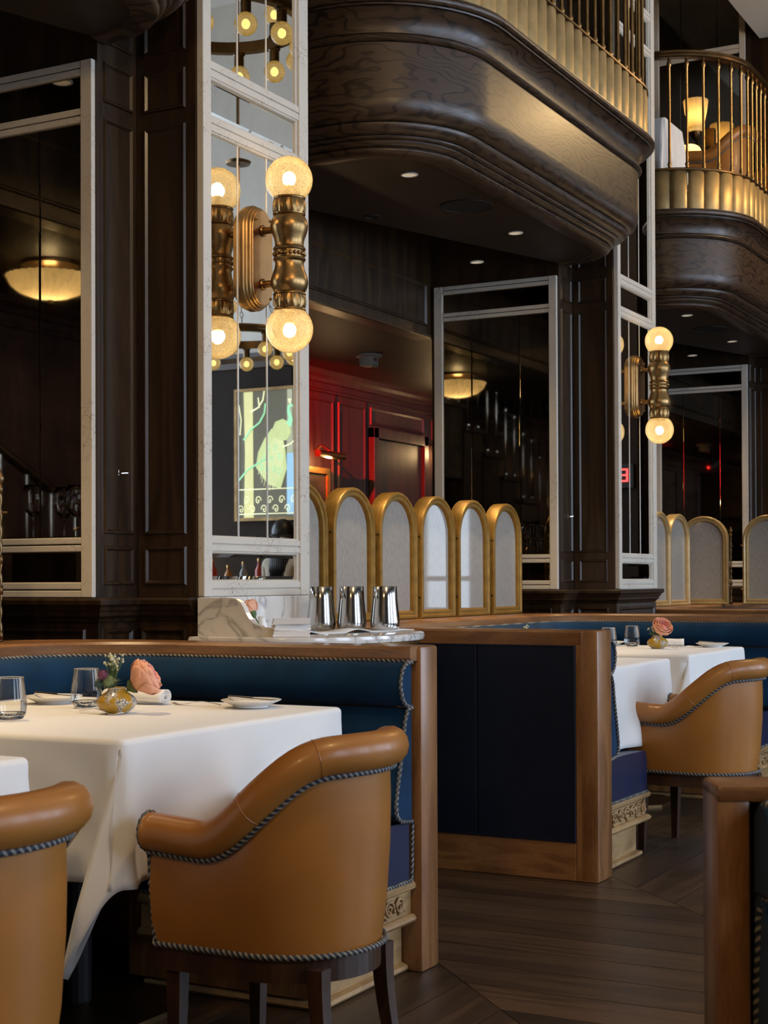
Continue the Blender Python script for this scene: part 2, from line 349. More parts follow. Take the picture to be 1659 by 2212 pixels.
def thin_glass():
    m = bpy.data.materials.new('thin_clear_glass'); m.use_nodes = True; nt = m.node_tree; L = nt.links; nt.nodes.clear(); out = nd(nt, 'ShaderNodeOutputMaterial')
    tr = nd(nt, 'ShaderNodeBsdfTransparent'); tr.inputs[0].default_value = (.96, .97, .97, 1); gl = nd(nt, 'ShaderNodeBsdfGlossy', Roughness=.02); lw = nd(nt, 'ShaderNodeLayerWeight', Blend=.35)
    mu = nd(nt, 'ShaderNodeMath', operation='MULTIPLY'); mu.inputs[1].default_value = .8; L.new(lw.outputs['Fresnel'], mu.inputs[0])
    mx = nd(nt, 'ShaderNodeMixShader'); L.new(mu.outputs[0], mx.inputs[0]); L.new(tr.outputs[0], mx.inputs[1]); L.new(gl.outputs[0], mx.inputs[2]); L.new(mx.outputs[0], out.inputs[0]); return m
TGLASS = thin_glass()
BLACK = plain('black_grille', (.008, .008, .009), .6)
BULB = plain('bulb_glow', (1, .9, .7), .4, emit=(1.0, .80, .46), estr=9)
BULB2 = plain('chandelier_bulb_glow', (1, .9, .6), .4, emit=(1.0, .74, .24), estr=2.6)
DOWNL = plain('downlight_lens', (.55, .48, .36), .5, emit=(1, .82, .55), estr=.25)
CLEARG = glass_globe(); CLEARG.name = 'clear_globe_glass'
S = 4.131
# ------------------------------------------------------------------ structure
def offset_line(P_, o, closed=False):
    """2-D polyline offset to its left by o with mitred corners"""
    out = []; n = len(P_)
    for i in range(n):
        a = P_[i-1] if i > 0 else None; b = P_[i]; c_ = P_[i+1] if i < n-1 else None
        def nrm(p, q):
            d = Vector((q[0]-p[0], q[1]-p[1])); d.normalize(); return Vector((-d.y, d.x))
        if a is None: nn = nrm(b, c_); k = 1
        elif c_ is None: nn = nrm(a, b); k = 1
        else:
            n1, n2 = nrm(a, b), nrm(b, c_); nn = (n1+n2).normalized(); k = 1/max(.3, nn.dot(n1))
        out.append((b[0]+nn.x*o*k, b[1]+nn.y*o*k))
    return out
def sweep(P_, prof, closed=True):
    return loft([[(x, y, z) for x, y in offset_line(P_, o)] for (o, z) in prof], closed)
def ring(O, u, n, u0, u1, v0, v1, w_=.018, h=.009):
    O = Vector(O); u = Vector(u); n = Vector(n); zz = Vector((0, 0, 1)); v = []; f = []
    for ins, hh in ((0, 0), (.004, h), (.009, h), (w_, .0012)):
        for a, b in ((u0+ins, v0+ins), (u1-ins, v0+ins), (u1-ins, v1-ins), (u0+ins, v1-ins)): v.append(O+u*a+zz*b+n*hh)
    for r in range(3):
        for i in range(4):
            j = (i+1) % 4; f.append((r*4+i, r*4+j, r*4+4+j, r*4+4+i))
    return (v, f)
def pane(O, u, n, u0, u1, v0, v1, bw=.014, bd=.0025):
    O = Vector(O); u = Vector(u); n = Vector(n); zz = Vector((0, 0, 1)); v = []
    for ins, hh in ((0, -bd), (bw, 0)):
        for a, b in ((u0+ins, v0+ins), (u1-ins, v0+ins), (u1-ins, v1-ins), (u0+ins, v1-ins)): v.append(O+u*a+zz*b+n*hh)
    f = [(i, (i+1) % 4, 4+(i+1) % 4, 4+i) for i in range(4)] + [(4, 5, 6, 7)]
    if u.cross(zz).dot(n) < 0: f = [q[::-1] for q in f]
    return (v, f)
def struct(name, vf, m, smooth=False): return obj(name, vf, m, None, smooth, kind='structure')
# floor with chevron planks
floor = struct('floor', box(-4, 17, -5, 6.6, -.06, -.006), plain('floor_joint', (.018, .010, .006), .6))
PW, PL = .20, 1.45
g = .0022
def plank_mesh(fam):
    a, b = g, PW-g
    q = [(a, a+g), (b, b+g), (b, b+PL-g), (a, a+PL-g)] if fam == 'y' else [(a+g, a), (a+PL-g, a), (b+PL-g, b), (b+g, b)]
    vf = prism(q, -.02, 0.0); me = mesh_of(vf[0], vf[1], name='plank'); me.materials.append(W_FLOORY if fam == 'y' else W_FLOORX); return me
MY, MX = plank_mesh('y'), plank_mesh('x')
cand = []
for i in range(-6, 5):
    c0 = -.55 + i*PL
    for j in range(-2, 60):
        if i % 2 == 0:
            x = j*PW; y = x+c0; cx_, cy_ = x+.1, y+PL/2
            cand.append((cx_, cy_, 'y', x, y))
        else:
            y = -1+j*PW; x = y-c0-PL; cx_, cy_ = x+PL/2, y+.1
            cand.append((cx_, cy_, 'x', x, y))
cand = [q for q in cand if .8 < q[0] < 9.8 and -.2 < q[1] < 4.0]
cand.sort(key=lambda q: math.hypot(q[0], q[1]))
for q in cand[:290]: inst('plank', MY if q[2] == 'y' else MX, floor, (q[3], q[4], 0))
# enclosing room
struct('ceiling', box(-4, 17, -5, 6.6, 6.6, 6.7), WHITEP)
struct('wall_left', box(-4.1, -4, -5, 6.6, 0, 6.6), W_DARK)
struct('wall_far', box(17, 17.1, -5, 6.6, 0, 6.6), W_DARK)
W_MATT = plain('matt_dark_panelling', (.016, .010, .006), .75, spec=.2)
WR = struct('wall_right', box(12.05, 12.2, -5, .5, 0, 3.2), W_MATT)
struct('wall_pillar', box(12.05, 12.2, 1.42, 1.85, 0, 6.6, .006), W_MATT)
struct('wall_right', box(12.05, 12.2, -5, .3, 3.2, 6.6), WHITEP); struct('wall_right', box(12.05, 12.2, .3, .5, 3.2, 6.6), W_DARK)
obj('cornice', sweep([(12.05, .5), (12.05, -5)][::-1], [(0, 3.1), (.03, 3.11), (.05, 3.16), (.09, 3.2), (.09, 3.24), (0, 3.25)]), W_DARK, WR)
for j in range(4):
    obj('panel_moulding', ring((12.05, 0, 0), (0, 1, 0), (-1, 0, 0), -4.8+j*1.1, -3.8+j*1.1, .2, 1.5), W_MATT, WR)
    if j != 2: obj('panel_moulding', ring((12.05, 0, 0), (0, 1, 0), (-1, 0, 0), -4.8+j*1.1, -3.8+j*1.1, 1.65, 3.1), W_MATT, WR)
# window wall: piers between three tall windows
WW = struct('wall_window', join(box(-4, .3, -5.1, -5, 0, 6.6), box(2.1, 3.5, -5.1, -5, 0, 6.6), box(5.3, 6.7, -5.1, -5, 0, 6.6), box(8.5, 9.7, -5.1, -5, 0, 6.6), box(11.5, 17, -5.1, -5, 0, 6.6),
    box(.3, 11.5, -5.1, -5, 0, .8), box(.3, 11.5, -5.1, -5, 4.2, 6.6)), W_DARK)
SKYG = plain('bright_window_pane', (.7, .8, .9), .3, emit=(.68, .82, 1.0), estr=2.6)
for i, wx in enumerate((1.2, 4.4, 7.6, 10.6)):
    wo = struct('window_%d' % (i+1), box(wx-.9, wx+.9, -5.06, -5.05, .8, 4.2), SKYG)
    obj('window_frame', join(*[box(a, b, -5.04, -4.98, cc, d) for a, b, cc, d in ((wx-.9, wx-.83, .8, 4.2), (wx+.83, wx+.9, .8, 4.2), (wx-.03, wx+.03, .8, 4.2), (wx-.9, wx+.9, .8, .87), (wx-.9, wx+.9, 2.9, 2.96), (wx-.9, wx+.9, 4.13, 4.2))]), CRACK, wo)
wo = struct('window_5', box(16.96, 16.97, -1.75, -1.1, .4, 2.5), SKYG)
obj('window_frame', join(*[box(16.9, 16.96, a, b, cc, d) for a, b, cc, d in ((-1.8, -1.72, .4, 2.5), (-1.13, -1.05, .4, 2.5), (-1.75, -1.1, .35, .45), (-1.75, -1.1, 2.45, 2.55), (-1.75, -1.1, 1.1, 1.16))]), CRACK, wo)
# back room behind the bays
WB = struct('wall_back', box(-1, 17, 5.35, 5.45, 0, 6.6), W_RED)
obj('crown', sweep([(17, 5.35), (-1, 5.35)], [(0, 2.47), (.02, 2.475), (.03, 2.50), (.055, 2.52), (.07, 2.55), (0, 2.55)]), W_RED, WB)
obj('crown_bead', sweep([(17, 5.35), (-1, 5.35)], [(0, 2.40), (.02, 2.405), (.02, 2.42), (0, 2.43)]), W_RED, WB)
for x0, x1, z0, z1 in ((7.6, 8.5, .3, 2.36), (8.58, 9.2, .3, 2.36), (9.27, 9.66, .3, 2.36), (9.74, 10.6, 2.24, 2.37), (10.75, 11.4, .3, 2.36), (6.6, 7.5, .3, 2.36), (5.6, 6.5, .3, 2.36), (4.6, 5.5, .3, 2.36), (3.6, 4.5, .3, 2.36), (2.6, 3.5, .3, 2.36), (11.5, 12.4, .3, 2.36), (12.5, 13.6, .3, 2.36)):
    obj('panel_moulding', ring((0, 5.35, 0), (1, 0, 0), (0, -1, 0), x0, x1, z0, z1, .022, .014), W_RED, WB)
for x in (9.235, 9.69): obj('pilaster_groove', box(x-.012, x+.012, 5.343, 5.36, .1, 2.40), BLACK, WB)
dr = struct('door_1', box(9.78, 10.54, 5.33, 5.37, 0, 2.14, .004), W_RED)
obj('door_frame', join(box(9.72, 9.79, 5.30, 5.36, 0, 2.22, .004), box(10.53, 10.60, 5.30, 5.36, 0, 2.22, .004), box(9.72, 10.60, 5.30, 5.36, 2.145, 2.22, .004)), W_RED, dr)
obj('door_handle', tube([(9.86, 5.31, 1.0), (9.86, 5.29, 1.0), (9.95, 5.285, 1.0)], .009), BRASS, dr)
struct('ceiling_back', box(-1, 17, 4.07, 5.35, 2.55, 2.66), W_CEIL)
# upper gallery wall
struct('wall_gallery', box(-1, 17, 4.62, 4.7, 3.4, 6.6), W_DARK)
# white ceiling beam high up
bm_ = struct('trim_1', box(8.6, 12.28, 2.35, 3.13, 5.48, 6.6), WHITEP)
obj('beam_moulding', sweep([(8.6, 3.13), (12.28, 3.13), (12.28, 2.35), (8.6, 2.35)], [(0, 5.56), (.02, 5.565), (.03, 5.60), (.05, 5.63), (.05, 5.66), (0, 5.67)]), WHITEP, bm_)
SEAM = plain('bright_glass_bevel', (.80, .80, .78), .35, .7)
ZR = [(1.050, 1.100), (1.205, 1.252), (2.636, 2.686), (2.820, 2.872), (4.30, 4.35), (4.52, 4.57), (6.1, 6.15)]
NAMES = ['on the left', 'in the middle', 'far right']
for k in range(3):
    ox = k*S
    pier = struct('wall_pier', join(box(4.017+ox, 5.125+ox, 3.238, 4.05, 0, 6.6)), W_DARK)
    line = [(4.017+ox, 4.05), (4.017+ox, 3.238), (4.229+ox, 3.238), (4.229+ox, 2.985), (4.913+ox, 2.985), (4.913+ox, 3.238), (5.125+ox, 3.238), (5.125+ox, 4.05)][::-1]
    if k == 0: line = line[4:]
    obj('dado_ledge', sweep(line, [(-.002, 1.048), (.050, 1.047), (.054, 1.040), (.052, 1.026), (.040, 1.018), (.036, 1.006), (.030, 1.002), (.028, .988), (.016, .978), (.012, .968), (-.002, .966)]), W_DARK, pier)
    obj('dado_base', box(4.215+ox, 4.927+ox, 2.972, 3.24, 0, .966), W_DARK, pier)
    for (O, u, n, a, b) in (((4.017+ox, 0, 0), (0, 1, 0), (-1, 0, 0), 3.29, 3.98), ((0, 3.238, 0), (1, 0, 0), (0, -1, 0), 4.045+ox, 4.20+ox), ((4.215+ox, 0, 0), (0, 1, 0), (-1, 0, 0), 3.02, 3.21), ((0, 2.972, 0), (1, 0, 0), (0, -1, 0), 4.26+ox, 4.88+ox)):
        obj('panel_moulding', ring(O, u, n, a, b, .15, .945, .02, .01), W_DARK, pier)
    # panels on the return face (y = 3.238) and on the column side (x = 4.229)
    for z0, z1 in ((1.09, 1.222), (1.262, 2.66), (2.71, 2.85), (2.91, 4.3)):
        obj('panel_moulding', ring((0, 3.238, 0), (1, 0, 0), (0, -1, 0), 4.045+ox, 4.205+ox, z0, z1, .016, .009), W_DARK, pier)
    hk = thing('coat_hook', ['small metal coat hook on the dark panel nearest the left mirror', 'small metal coat hook on the dark panel beside the middle column', 'small metal coat hook on the dark panel at the far right'][k], 'hook', (4.124+ox, 3.238, 1.47), 'coat hooks on the panels')
    obj('hook_plate', box(4.112+ox, 4.117+ox, 3.226, 3.238, 1.46, 1.48, .001), STEEL, hk)
    obj('hook_peg', join(tube([(4.114+ox, 3.236, 1.47), (4.114+ox, 3.215, 1.468), (4.135+ox, 3.205, 1.47)], .0028, 6), sphere((4.137+ox, 3.205, 1.471), .0055, 8, 6)), STEEL, hk)
    # --- mirrored column
    t = thing('mirrored_column', ['cracked white framed mirrored column behind the marble station, nearest the camera', 'cracked white framed mirrored column with sconce in the middle distance', 'cracked white framed mirrored column at the far right edge'][k], 'column', (4.571+ox, 2.985, 0), 'mirrored columns')
    obj('shaft', box(4.229+ox, 4.934+ox, 2.985, 3.238, 0.0, 6.6, .006), W_DARK, t)
    for z0, z1 in ((1.09, 1.222), (1.262, 2.66), (2.71, 2.85), (2.91, 4.3)):
        obj('side_moulding', ring((4.229+ox, 0, 0), (0, 1, 0), (-1, 0, 0), 3.03, 3.205, z0, z1, .016, .009), W_DARK, t)
    for a, b in ((4.229, 4.277), (4.850, 4.915)):
        obj('stile', join(box(a+ox, b+ox, 2.958, 2.985, 1.05, 6.5, .003), box((b if a < 4.5 else a-.012)+ox, (b+.012 if a < 4.5 else a)+ox, 2.967, 2.985, 1.1, 6.5, .003)), CRACK, t)
    for i, (a, b) in enumerate(ZR):
        m_ = (a+b)/2
        obj('rail', join(box(4.277+ox, 4.85+ox, 2.960, 2.985, a, m_-.002, .003), box(4.277+ox, 4.85+ox, 2.960, 2.985, m_+.002, b, .003), box(4.277+ox, 4.85+ox, 2.966, 2.985, a-.006, b+.006, .002)), CRACK, t)
    for i in range(len(ZR)-1):
        z0, z1 = ZR[i][1]+.006, ZR[i+1][0]-.006; xs = [4.277, 4.85] if z1-z0 < .3 else [4.277, 4.458, 4.645, 4.85]
        for a, b in zip(xs, xs[1:]):
            obj('mirror_pane', pane((0, 2.974, 0), (1, 0, 0), (0, -1, 0), a+ox+.001, b+ox-.001, z0, z1, .014 if len(xs) == 2 else .005, .0025 if len(xs) == 2 else .0006), MIRROR, t)
    for xs_ in (4.458, 4.645):
        for z0, z1 in ((1.258, 2.630), (2.878, 4.294)): obj('pane_seam', box(xs_-.0022+ox, xs_+.0022+ox, 2.9715, 2.978, z0, z1), SEAM, t)
    # --- wall mirrors on the bay end walls, lower and upper storey
    for lev, zs in enumerate((((1.050, 1.100), (1.203, 1.250), (2.638, 2.686), (2.797, 2.845)), ((4.35, 4.40), (5.39, 5.46), (6.2, 6.25)))):
        if lev == 1 and k == 0: continue
        lab = [['tall antiqued mirror in a crackled white frame, left edge of the picture', 'tall antiqued mirror in a white frame behind the right end of the gilt screens', 'tall antiqued mirror in a white frame behind the rounded screens at far right'],
               ['', 'white framed mirror on the upper gallery behind the brass balusters', 'white framed mirror on the upper gallery above the upstairs tan chairs']][lev][k]
        t = thing('wall_mirror', lab, 'mirror', (4.017+ox, 3.63, zs[0][0]), 'bay mirrors')
        for a, b in ((3.246, 3.294), (3.972, 4.026)):
            obj('stile', box(3.996+ox, 4.017+ox, a, b, zs[0][0], zs[-1][1], .003), CRACK, t)
        for a, b in zs:
            m_ = (a+b)/2
            obj('rail', join(box(3.998+ox, 4.017+ox, 3.294, 3.972, a, m_-.002, .003), box(3.998+ox, 4.017+ox, 3.294, 3.972, m_+.002, b, .003)), CRACK, t)
        for (a0, a1), (b0, b1) in zip(zs, zs[1:]):
            ys = [3.294, 3.972] if b0-a1 < .3 else [3.294, 3.48, 3.785, 3.972]
            for a, b in zip(ys, ys[1:]): obj('mirror_pane', pane((4.010+ox, 0, 0), (0, 1, 0), (-1, 0, 0), a+.0012, b-.0012, a1, b0, .004, .0004), UMIRROR if lev else AMIRROR, t)
    # --- header above the opening at the back of the bay
    hd = struct('wall_header', box(5.125+ox-S, 4.017+ox, 4.05, 4.16, 2.545, 3.45, .004), W_DARK)
    obj('panel_moulding', ring((0, 4.05, 0), (1, 0, 0), (0, -1, 0), 5.2+ox-S, 3.94+ox, 2.61, 2.86, .02, .012), W_DARK, hd)
    obj('edge_bead', sweep([(4.017+ox, 4.05), (5.125+ox-S, 4.05)], [(0, 2.545), (.012, 2.547), (.014, 2.56), (0, 2.566)]), W_DARK, hd)
# ------------------------------------------------------------------ balconies
def upath(xl, xr, yf, r, yl, yr, n=14):
    P_ = [(xl, yl)] + arc(xl+r, yf+r, r, PI, 1.5*PI, n) + arc(xr-r, yf+r, r, 1.5*PI, 2*PI, n) + [(xr, yr)]
    return P_
SEGS = [('soffit_border', [(-.085, 2.9085), (-.08, 2.903), (-.004, 2.903), (.006, 2.908)]),
  ('lower_moulding', [(.006, 2.908), (.011, 2.914), (.011, 2.920), (.006, 2.926), (-.002, 2.927), (-.002, 2.9295), (.016, 2.930), (.027, 2.934), (.034, 2.941), (.033, 2.948), (.024, 2.951), (.024, 2.9535), (.044, 2.954), (.052, 2.958), (.054, 2.963), (.044, 2.964), (.044, 2.967), (.066, 2.968), (.084, 2.973), (.097, 2.983), (.104, 2.996), (.104, 3.004)]),
  ('ogee_moulding', [(.104, 3.004), (.093, 3.005), (.093, 3.0085), (.112, 3.009), (.130, 3.015), (.145, 3.027), (.155, 3.045), (.161, 3.066), (.162, 3.088)]),
  ('fascia_board', [(.162, 3.088), (.162, 3.317)]),
  ('bead_moulding', [(.162, 3.317), (.150, 3.318), (.150, 3.3215), (.170, 3.322), (.180, 3.328), (.184, 3.336), (.180, 3.344), (.170, 3.349), (.152, 3.350), (.152, 3.3535), (.166, 3.354)]),
  ('cove_moulding', [(.166, 3.354), (.168, 3.374), (.175, 3.396), (.188, 3.417), (.206, 3.433), (.226, 3.442)]),
  ('cornice_moulding', [(.226, 3.442), (.216, 3.443), (.216, 3.446), (.236, 3.4465), (.238, 3.452), (.228, 3.4535), (.228, 3.456), (.246, 3.457), (.254, 3.464), (.256, 3.473), (.250, 3.482), (.238, 3.486), (.230, 3.487), (.230, 3.490), (.238, 3.491), (.238, 3.497), (.20, 3.500)])]
XL, XR, YF, RR = 5.598-S, 8.189-S, 2.844, .365
def bal_path(ox, o, yl=4.04, yr=3.23): return upath(XL+ox-o, XR+ox+o, YF-o, RR+o, yl, yr)
WHICH = ['balcony over the left bay, its underside corner at the top left', 'large dark oak balcony front with rounded corners over the gilt screens', 'dark oak and brass balcony at the far right with tan chairs upstairs']
strip_me = None
for k in range(3):
    ox = k*S
    t = thing('balcony', WHICH[k], 'balcony', (XL+ox+1.3, YF, 2.9), 'gallery balconies')
    for nm, pr in SEGS:
        obj(nm, loft([[(x, y, z) for x, y in bal_path(ox, o)] for (o, z) in pr], False), W_DARKH, t, True)
    sp = bal_path(ox, -.083)
    obj('soffit', prism(sp, 2.909, 2.93), W_CEIL, t)
    ft = bal_path(ox, .2)
    obj('gallery_floor', prism(bal_path(ox, .14), 3.40, 3.60), W_DARK, t)
    # gap strip of ceiling between the balcony and the pier on its left
    obj('side_soffit', box(5.125-S+ox, XL+ox-.1, 3.4, 4.05, 2.96, 3.0), W_CEIL, t)
    # brass strips along the apron
    bp = [(x, y) for x, y in upath(XL+ox-.2, XR+ox+.2, YF-.2, RR+.2, 3.7, 3.15, 24)]
    pts = resample([(x, y, 0) for x, y in bp], .1105)
    for a, b in zip(pts, pts[1:]):
        d = (b-a); L_ = d.length; d.normalize(); n_ = Vector((d.y, -d.x, 0))
        prof = [(-L_/2+.002, 0), (-L_*.42, .010), (-L_*.25, .017), (0, .020), (L_*.25, .017), (L_*.42, .010), (L_/2-.002, 0)]
        mid = (a+b)/2; bot = [mid+d*u_+n_*h_+Vector((0, 0, 3.500)) for u_, h_ in prof]; top = [mid+d*u_+n_*h_+Vector((0, 0, 3.752)) for u_, h_ in prof]
        obj('brass_strip', (bot+top, [(i, i+1, 8+i, 7+i) for i in range(6)] + [tuple(range(7, 14))]), PBRASS, t, 2)
    lines = [[(x, y, z) for x, y in upath(XL+ox-o, XR+ox+o, YF-o, RR+o, 3.7, 3.15, 16)] for (o, z) in ((.17, 3.745), (.212, 3.745), (.222, 3.752), (.222, 3.762), (.212, 3.768), (.17, 3.768))]
    obj('apron_cap', loft(lines), BRONZE, t, True)
    if k > 0:
        bp = upath(XL+ox-.19, XR+ox+.19, YF-.19, RR+.19, 3.7, 3.15, 24)
        prof = [(.0145, 0), (.0145, .004), (.010, .012), (.013, .022), (.0145, .03), (.011, .038), (.0088, .046), (.0088, .655), (.011, .66), (.015, .672), (.016, .684), (.012, .697), (.009, .703), (.009, .72)]
        vf = lathe(prof, 10); bme = mesh_of(vf[0], vf[1], 2, name='baluster'); bme.materials.append(BRASS)
        for p in resample([(x, y, 3.768) for x, y in bp], .1105)[1:]: inst('baluster', bme, t, p)
        lines = [[(x, y, z) for x, y in upath(XL+ox-o, XR+ox+o, YF-o, RR+o, 3.7, 3.15, 20)] for (o, z) in ((.165, 4.485), (.215, 4.485), (.224, 4.492), (.224, 4.50), (.218, 4.508), (.224, 4.514), (.220, 4.528), (.19, 4.536), (.16, 4.528), (.156, 4.514), (.162, 4.508), (.156, 4.50))]
        obj('handrail', loft(lines), BRONZE, t, True)
# recessed downlights and speakers in the soffits
for k in (0, 1, 2):
    ox = (k-1)*S
    for i, (x, y) in enumerate(((6.02, 3.10), (7.30, 3.14), (6.62, 3.62), (7.86, 3.62))):
        on = i != 2
        txt = [['round ceiling downlight over the left tables, nearest the room', 'round ceiling downlight over the draped table with the vase', 'unlit round downlight at the back over the left tables', 'round ceiling downlight over the left bay corner'], ['round ceiling downlight nearest the lit sconce under the large balcony', 'round ceiling downlight right of the black speaker under the large balcony', 'unlit round ceiling downlight near the header under the large balcony', 'round ceiling downlight just above the tall white framed mirror'],
               ['round ceiling downlight beside the second sconce under the far balcony', 'round ceiling downlight at the outer edge under the far balcony', 'unlit round downlight at the back under the far balcony', 'round ceiling downlight above the far right mirror']][k][i]
        d = thing('recessed_downlight', txt, 'downlight', (x+ox, y, 2.909), 'soffit downlights')
        obj('trim_ring', lathe([(.040, .002), (.040, -.003), (.034, -.004), (.032, .002)], 20, (x+ox, y, 2.909)), WHITEP if on else BLACK, d, True)
        obj('lens', lathe([(.0001, -.001), (.033, -.001)], 20, (x+ox, y, 2.909)), DOWNL if on else BLACK, d)
        if on:
            ld = bpy.data.lights.new('downlight_beam', 'SPOT'); ld.energy = 72 if i < 2 else 20; ld.color = (1, .72, .40); ld.spot_size = 1.25; ld.spot_blend = .9; ld.shadow_soft_size = .03
            lo_ = bpy.data.objects.new('downlight_beam', ld); COL.objects.link(lo_); lo_.parent = d; lo_.location = (0, 0, -.012)
    d = thing('ceiling_speaker', ['round black ceiling speaker over the left tables', 'round black ceiling speaker grille under the large balcony', 'round black ceiling speaker grille under the far balcony'][k], 'speaker', (6.66+ox, 3.12, 2.909), 'soffit speakers')
    obj('grille', lathe([(.0001, -.003), (.118, -.003)], 32, (6.66+ox, 3.12, 2.909)), BLACK, d)
    obj('rim', lathe([(.128, .002), (.128, -.004), (.118, -.005), (.117, .0)], 32, (6.66+ox, 3.12, 2.909)), BLACK, d, True)
# ------------------------------------------------------------------ banquettes
def bpath(xa, xb, yb, r, y0, n=12):
    r = max(r, .03)
    return [(xa, y0), (xa, y0+.3)] + arc(xa+r, yb-r, r, PI, .5*PI, n) + arc(xb-r, yb-r, r, .5*PI, 0, n) + [(xb, y0+.3), (xb, y0)]
XA, XB, YB, RB = 1.265, 3.796, 3.14, .36
def inn(ox, o, y0=1.956): return bpath(XA+ox+o, XB+ox-o, YB-o, RB-o, y0)
def lines_in(ox, prof, y0=1.956): return [[(x, y, z) for x, y in inn(ox, o, y0)] for o, z in prof]
def carved(x0, x1, y, z0, z1, seed):
    """scrolling leaf relief on a face looking towards -y"""
    rnd = random.Random(seed); b = MB(); h = z1-z0; n = max(2, int((x1-x0)/(h*.95))); w_ = (x1-x0)/n
    for i in range(n):
        cx_ = x0+(i+.5)*w_; cz = (z0+z1)/2; sg = 1 if i % 2 else -1
        sp = []
        for q in range(22):
            a = q/21*3.6*PI*sg + (0 if sg > 0 else PI); r = h*.40*(1-q/24); sp.append((cx_+r*math.cos(a), y-.004-.002*math.sin(q), cz+r*math.sin(a)))
        b.add(tube(sp, .0042, 6, rf=lambda t: .0046*(1-.45*t)))
        for q in range(9):
            a = rnd.uniform(0, 2*PI); r = h*rnd.uniform(.12, .47); px, pz = cx_+r*math.cos(a)*1.15, cz+r*math.sin(a)
            pz = min(max(pz, z0+.006), z1-.006); px = min(max(px, x0+.006), x1-.006)
            v = sphere((0, 0, 0), 1, 6, 4); ang = rnd.uniform(0, PI); sx_, sz_ = rnd.uniform(.006, .011), rnd.uniform(.003, .005)
            b.add(xf(v, Matrix.Translation((px, y-.003, pz)) @ Matrix.Rotation(ang, 4, 'Y') @ Matrix.Diagonal((sx_, .006, sz_, 1))))
    return b.vf()
BOL = [(0, .874), (.03, .873), (.055, .857), (.068, .83), (.070, .805), (.058, .772), (.035, .753), (0, .749)]
LOW = [(0, .747), (.025, .745), (.042, .715), (.062, .63), (.088, .53), (.100, .485), (.095, .455), (.07, .437), (0, .43)]
BLAB = ['U-shaped blue velvet banquette in honey oak, behind the left dining tables', 'U-shaped blue velvet banquette whose tall navy back panel faces the aisle', 'blue velvet banquette in honey oak below the screens at far right']
for k in range(3):
    ox = k*S
    t = thing('banquette', BLAB[k], 'banquette', (2.53+ox, 2.6, 0), 'bay banquettes')
    # oak cap that widens into a shelf at the back
    def outl(o, y0=1.955): return bpath(1.125+ox-o, 3.936+ox+o, 3.46+o, .5+o, y0)
    cap = [[(x, y, .876) for x, y in inn(ox, .006, 1.955)], [(x, y, .909) for x, y in inn(ox, .010, 1.955)], [(x, y, .917) for x, y in inn(ox, .002, 1.955)],
           [(x, y, .917) for x, y in outl(-.008)], [(x, y, .909) for x, y in outl(0)], [(x, y, .862) for x, y in outl(0)], [(x, y, .862) for x, y in outl(-.05)], [(x, y, .876) for x, y in outl(-.05)]]
    obj('oak_cap', loft(cap), W_OAKH, t, True)
    car = [[(x, y, z) for x, y in L_] for L_, z in ((inn(ox, -.02, 2.01), .02), (inn(ox, -.02, 2.01), .878), (outl(-.008, 2.01), .878), (outl(-.008, 2.01), .02))]
    obj('carcass', loft(car), W_OAKH, t)
    obj('top_bolster', loft(lines_in(ox, BOL)), VELVET, t, True)
    obj('back_cushion', loft(lines_in(ox, LOW)), VELVET, t, True)
    seat = [(0, .262), (.452, .262), (.466, .30), (.466, .385), (.455, .412), (.42, .424), (.2, .43), (0, .43)]
    so = obj('seat_cushion', loft(lines_in(ox, seat, 1.965)), BLEATH, t, True)
    obj('seat_piping', tube([(x, y, .4185) for x, y in inn(ox, .446, 1.965)], .0035, 6), BLEATH, so)
    if k < 2:
        obj('cap_rope', rope([(x, y, .876) for x, y in inn(ox, .014, 1.957)], .0055), ROPE, t, 2)
        for sgn, xi in ((1, XA+ox), (-1, XB+ox)):
            for pr in (BOL, LOW):
                obj('end_rope', rope([(xi+sgn*o, 1.953, z) for o, z in pr], .0055), ROPE, t, 2)
            obj('seat_rope', rope([(xi+sgn*.455, 2.55, .262), (xi+sgn*.461, 1.962, .262), (xi-sgn*.01, 1.962, .264), (xi-sgn*.015, 1.962, .43)], .005), ROPE, t, 2)
    # seams dividing the lower back
    for q in range(4):
        for xi, sgn in ((XA+ox, 1), (XB+ox, -1)):
            yq = 2.24+.24*q
            obj('cushion_seam', tube([(xi+sgn*(o+.0015), yq, z) for o, z in LOW[1:-1]], .0018, 5), NAVY, t)
    # bases
    for side in ('a', 'b'):
        if side == 'b': P_ = [(3.83+ox, 1.980), (3.346+ox, 1.980), (3.346+ox, 2.55)]; xr = (3.346+ox, 3.79+ox)
        else: P_ = [(1.745+ox, 2.55), (1.745+ox, 1.980), (1.27+ox, 1.980)]; xr = (1.27+ox, 1.745+ox)
        obj('base_rail', sweep(P_, [(-.02, .232), (.010, .233), (.018, .239), (.019, .249), (.012, .258), (-.02, .261)]), W_PALE, t, True)
        obj('frieze_board', sweep(P_, [(-.02, .166), (.002, .166), (.002, .232), (-.02, .232)]), W_PALE, t)
        obj('lower_rail', sweep(P_, [(-.03, .136), (.004, .138), (.016, .144), (.021, .152), (.018, .160), (.010, .166), (-.03, .167)]), W_PALE, t, True)
        obj('plinth', sweep(P_, [(-.06, .0), (-.028, .0), (-.028, .137), (-.06, .137)]), W_PALE, t)
        obj('base_bead', sweep(P_, [(-.03, .001), (-.014, .002), (-.007, .010), (-.010, .020), (-.03, .026)]), W_PALE, t, True)
        obj('underframe', box(xr[0]+.01, xr[1]-.01, 2.03, 2.6, .03, .262), W_OAK, t)
        if k < 2: obj('carved_frieze', carved(xr[0]+.005, xr[1]-.005, 1.977, .168, .230, 5+k), W_PALE, t, 2, kind='stuff')
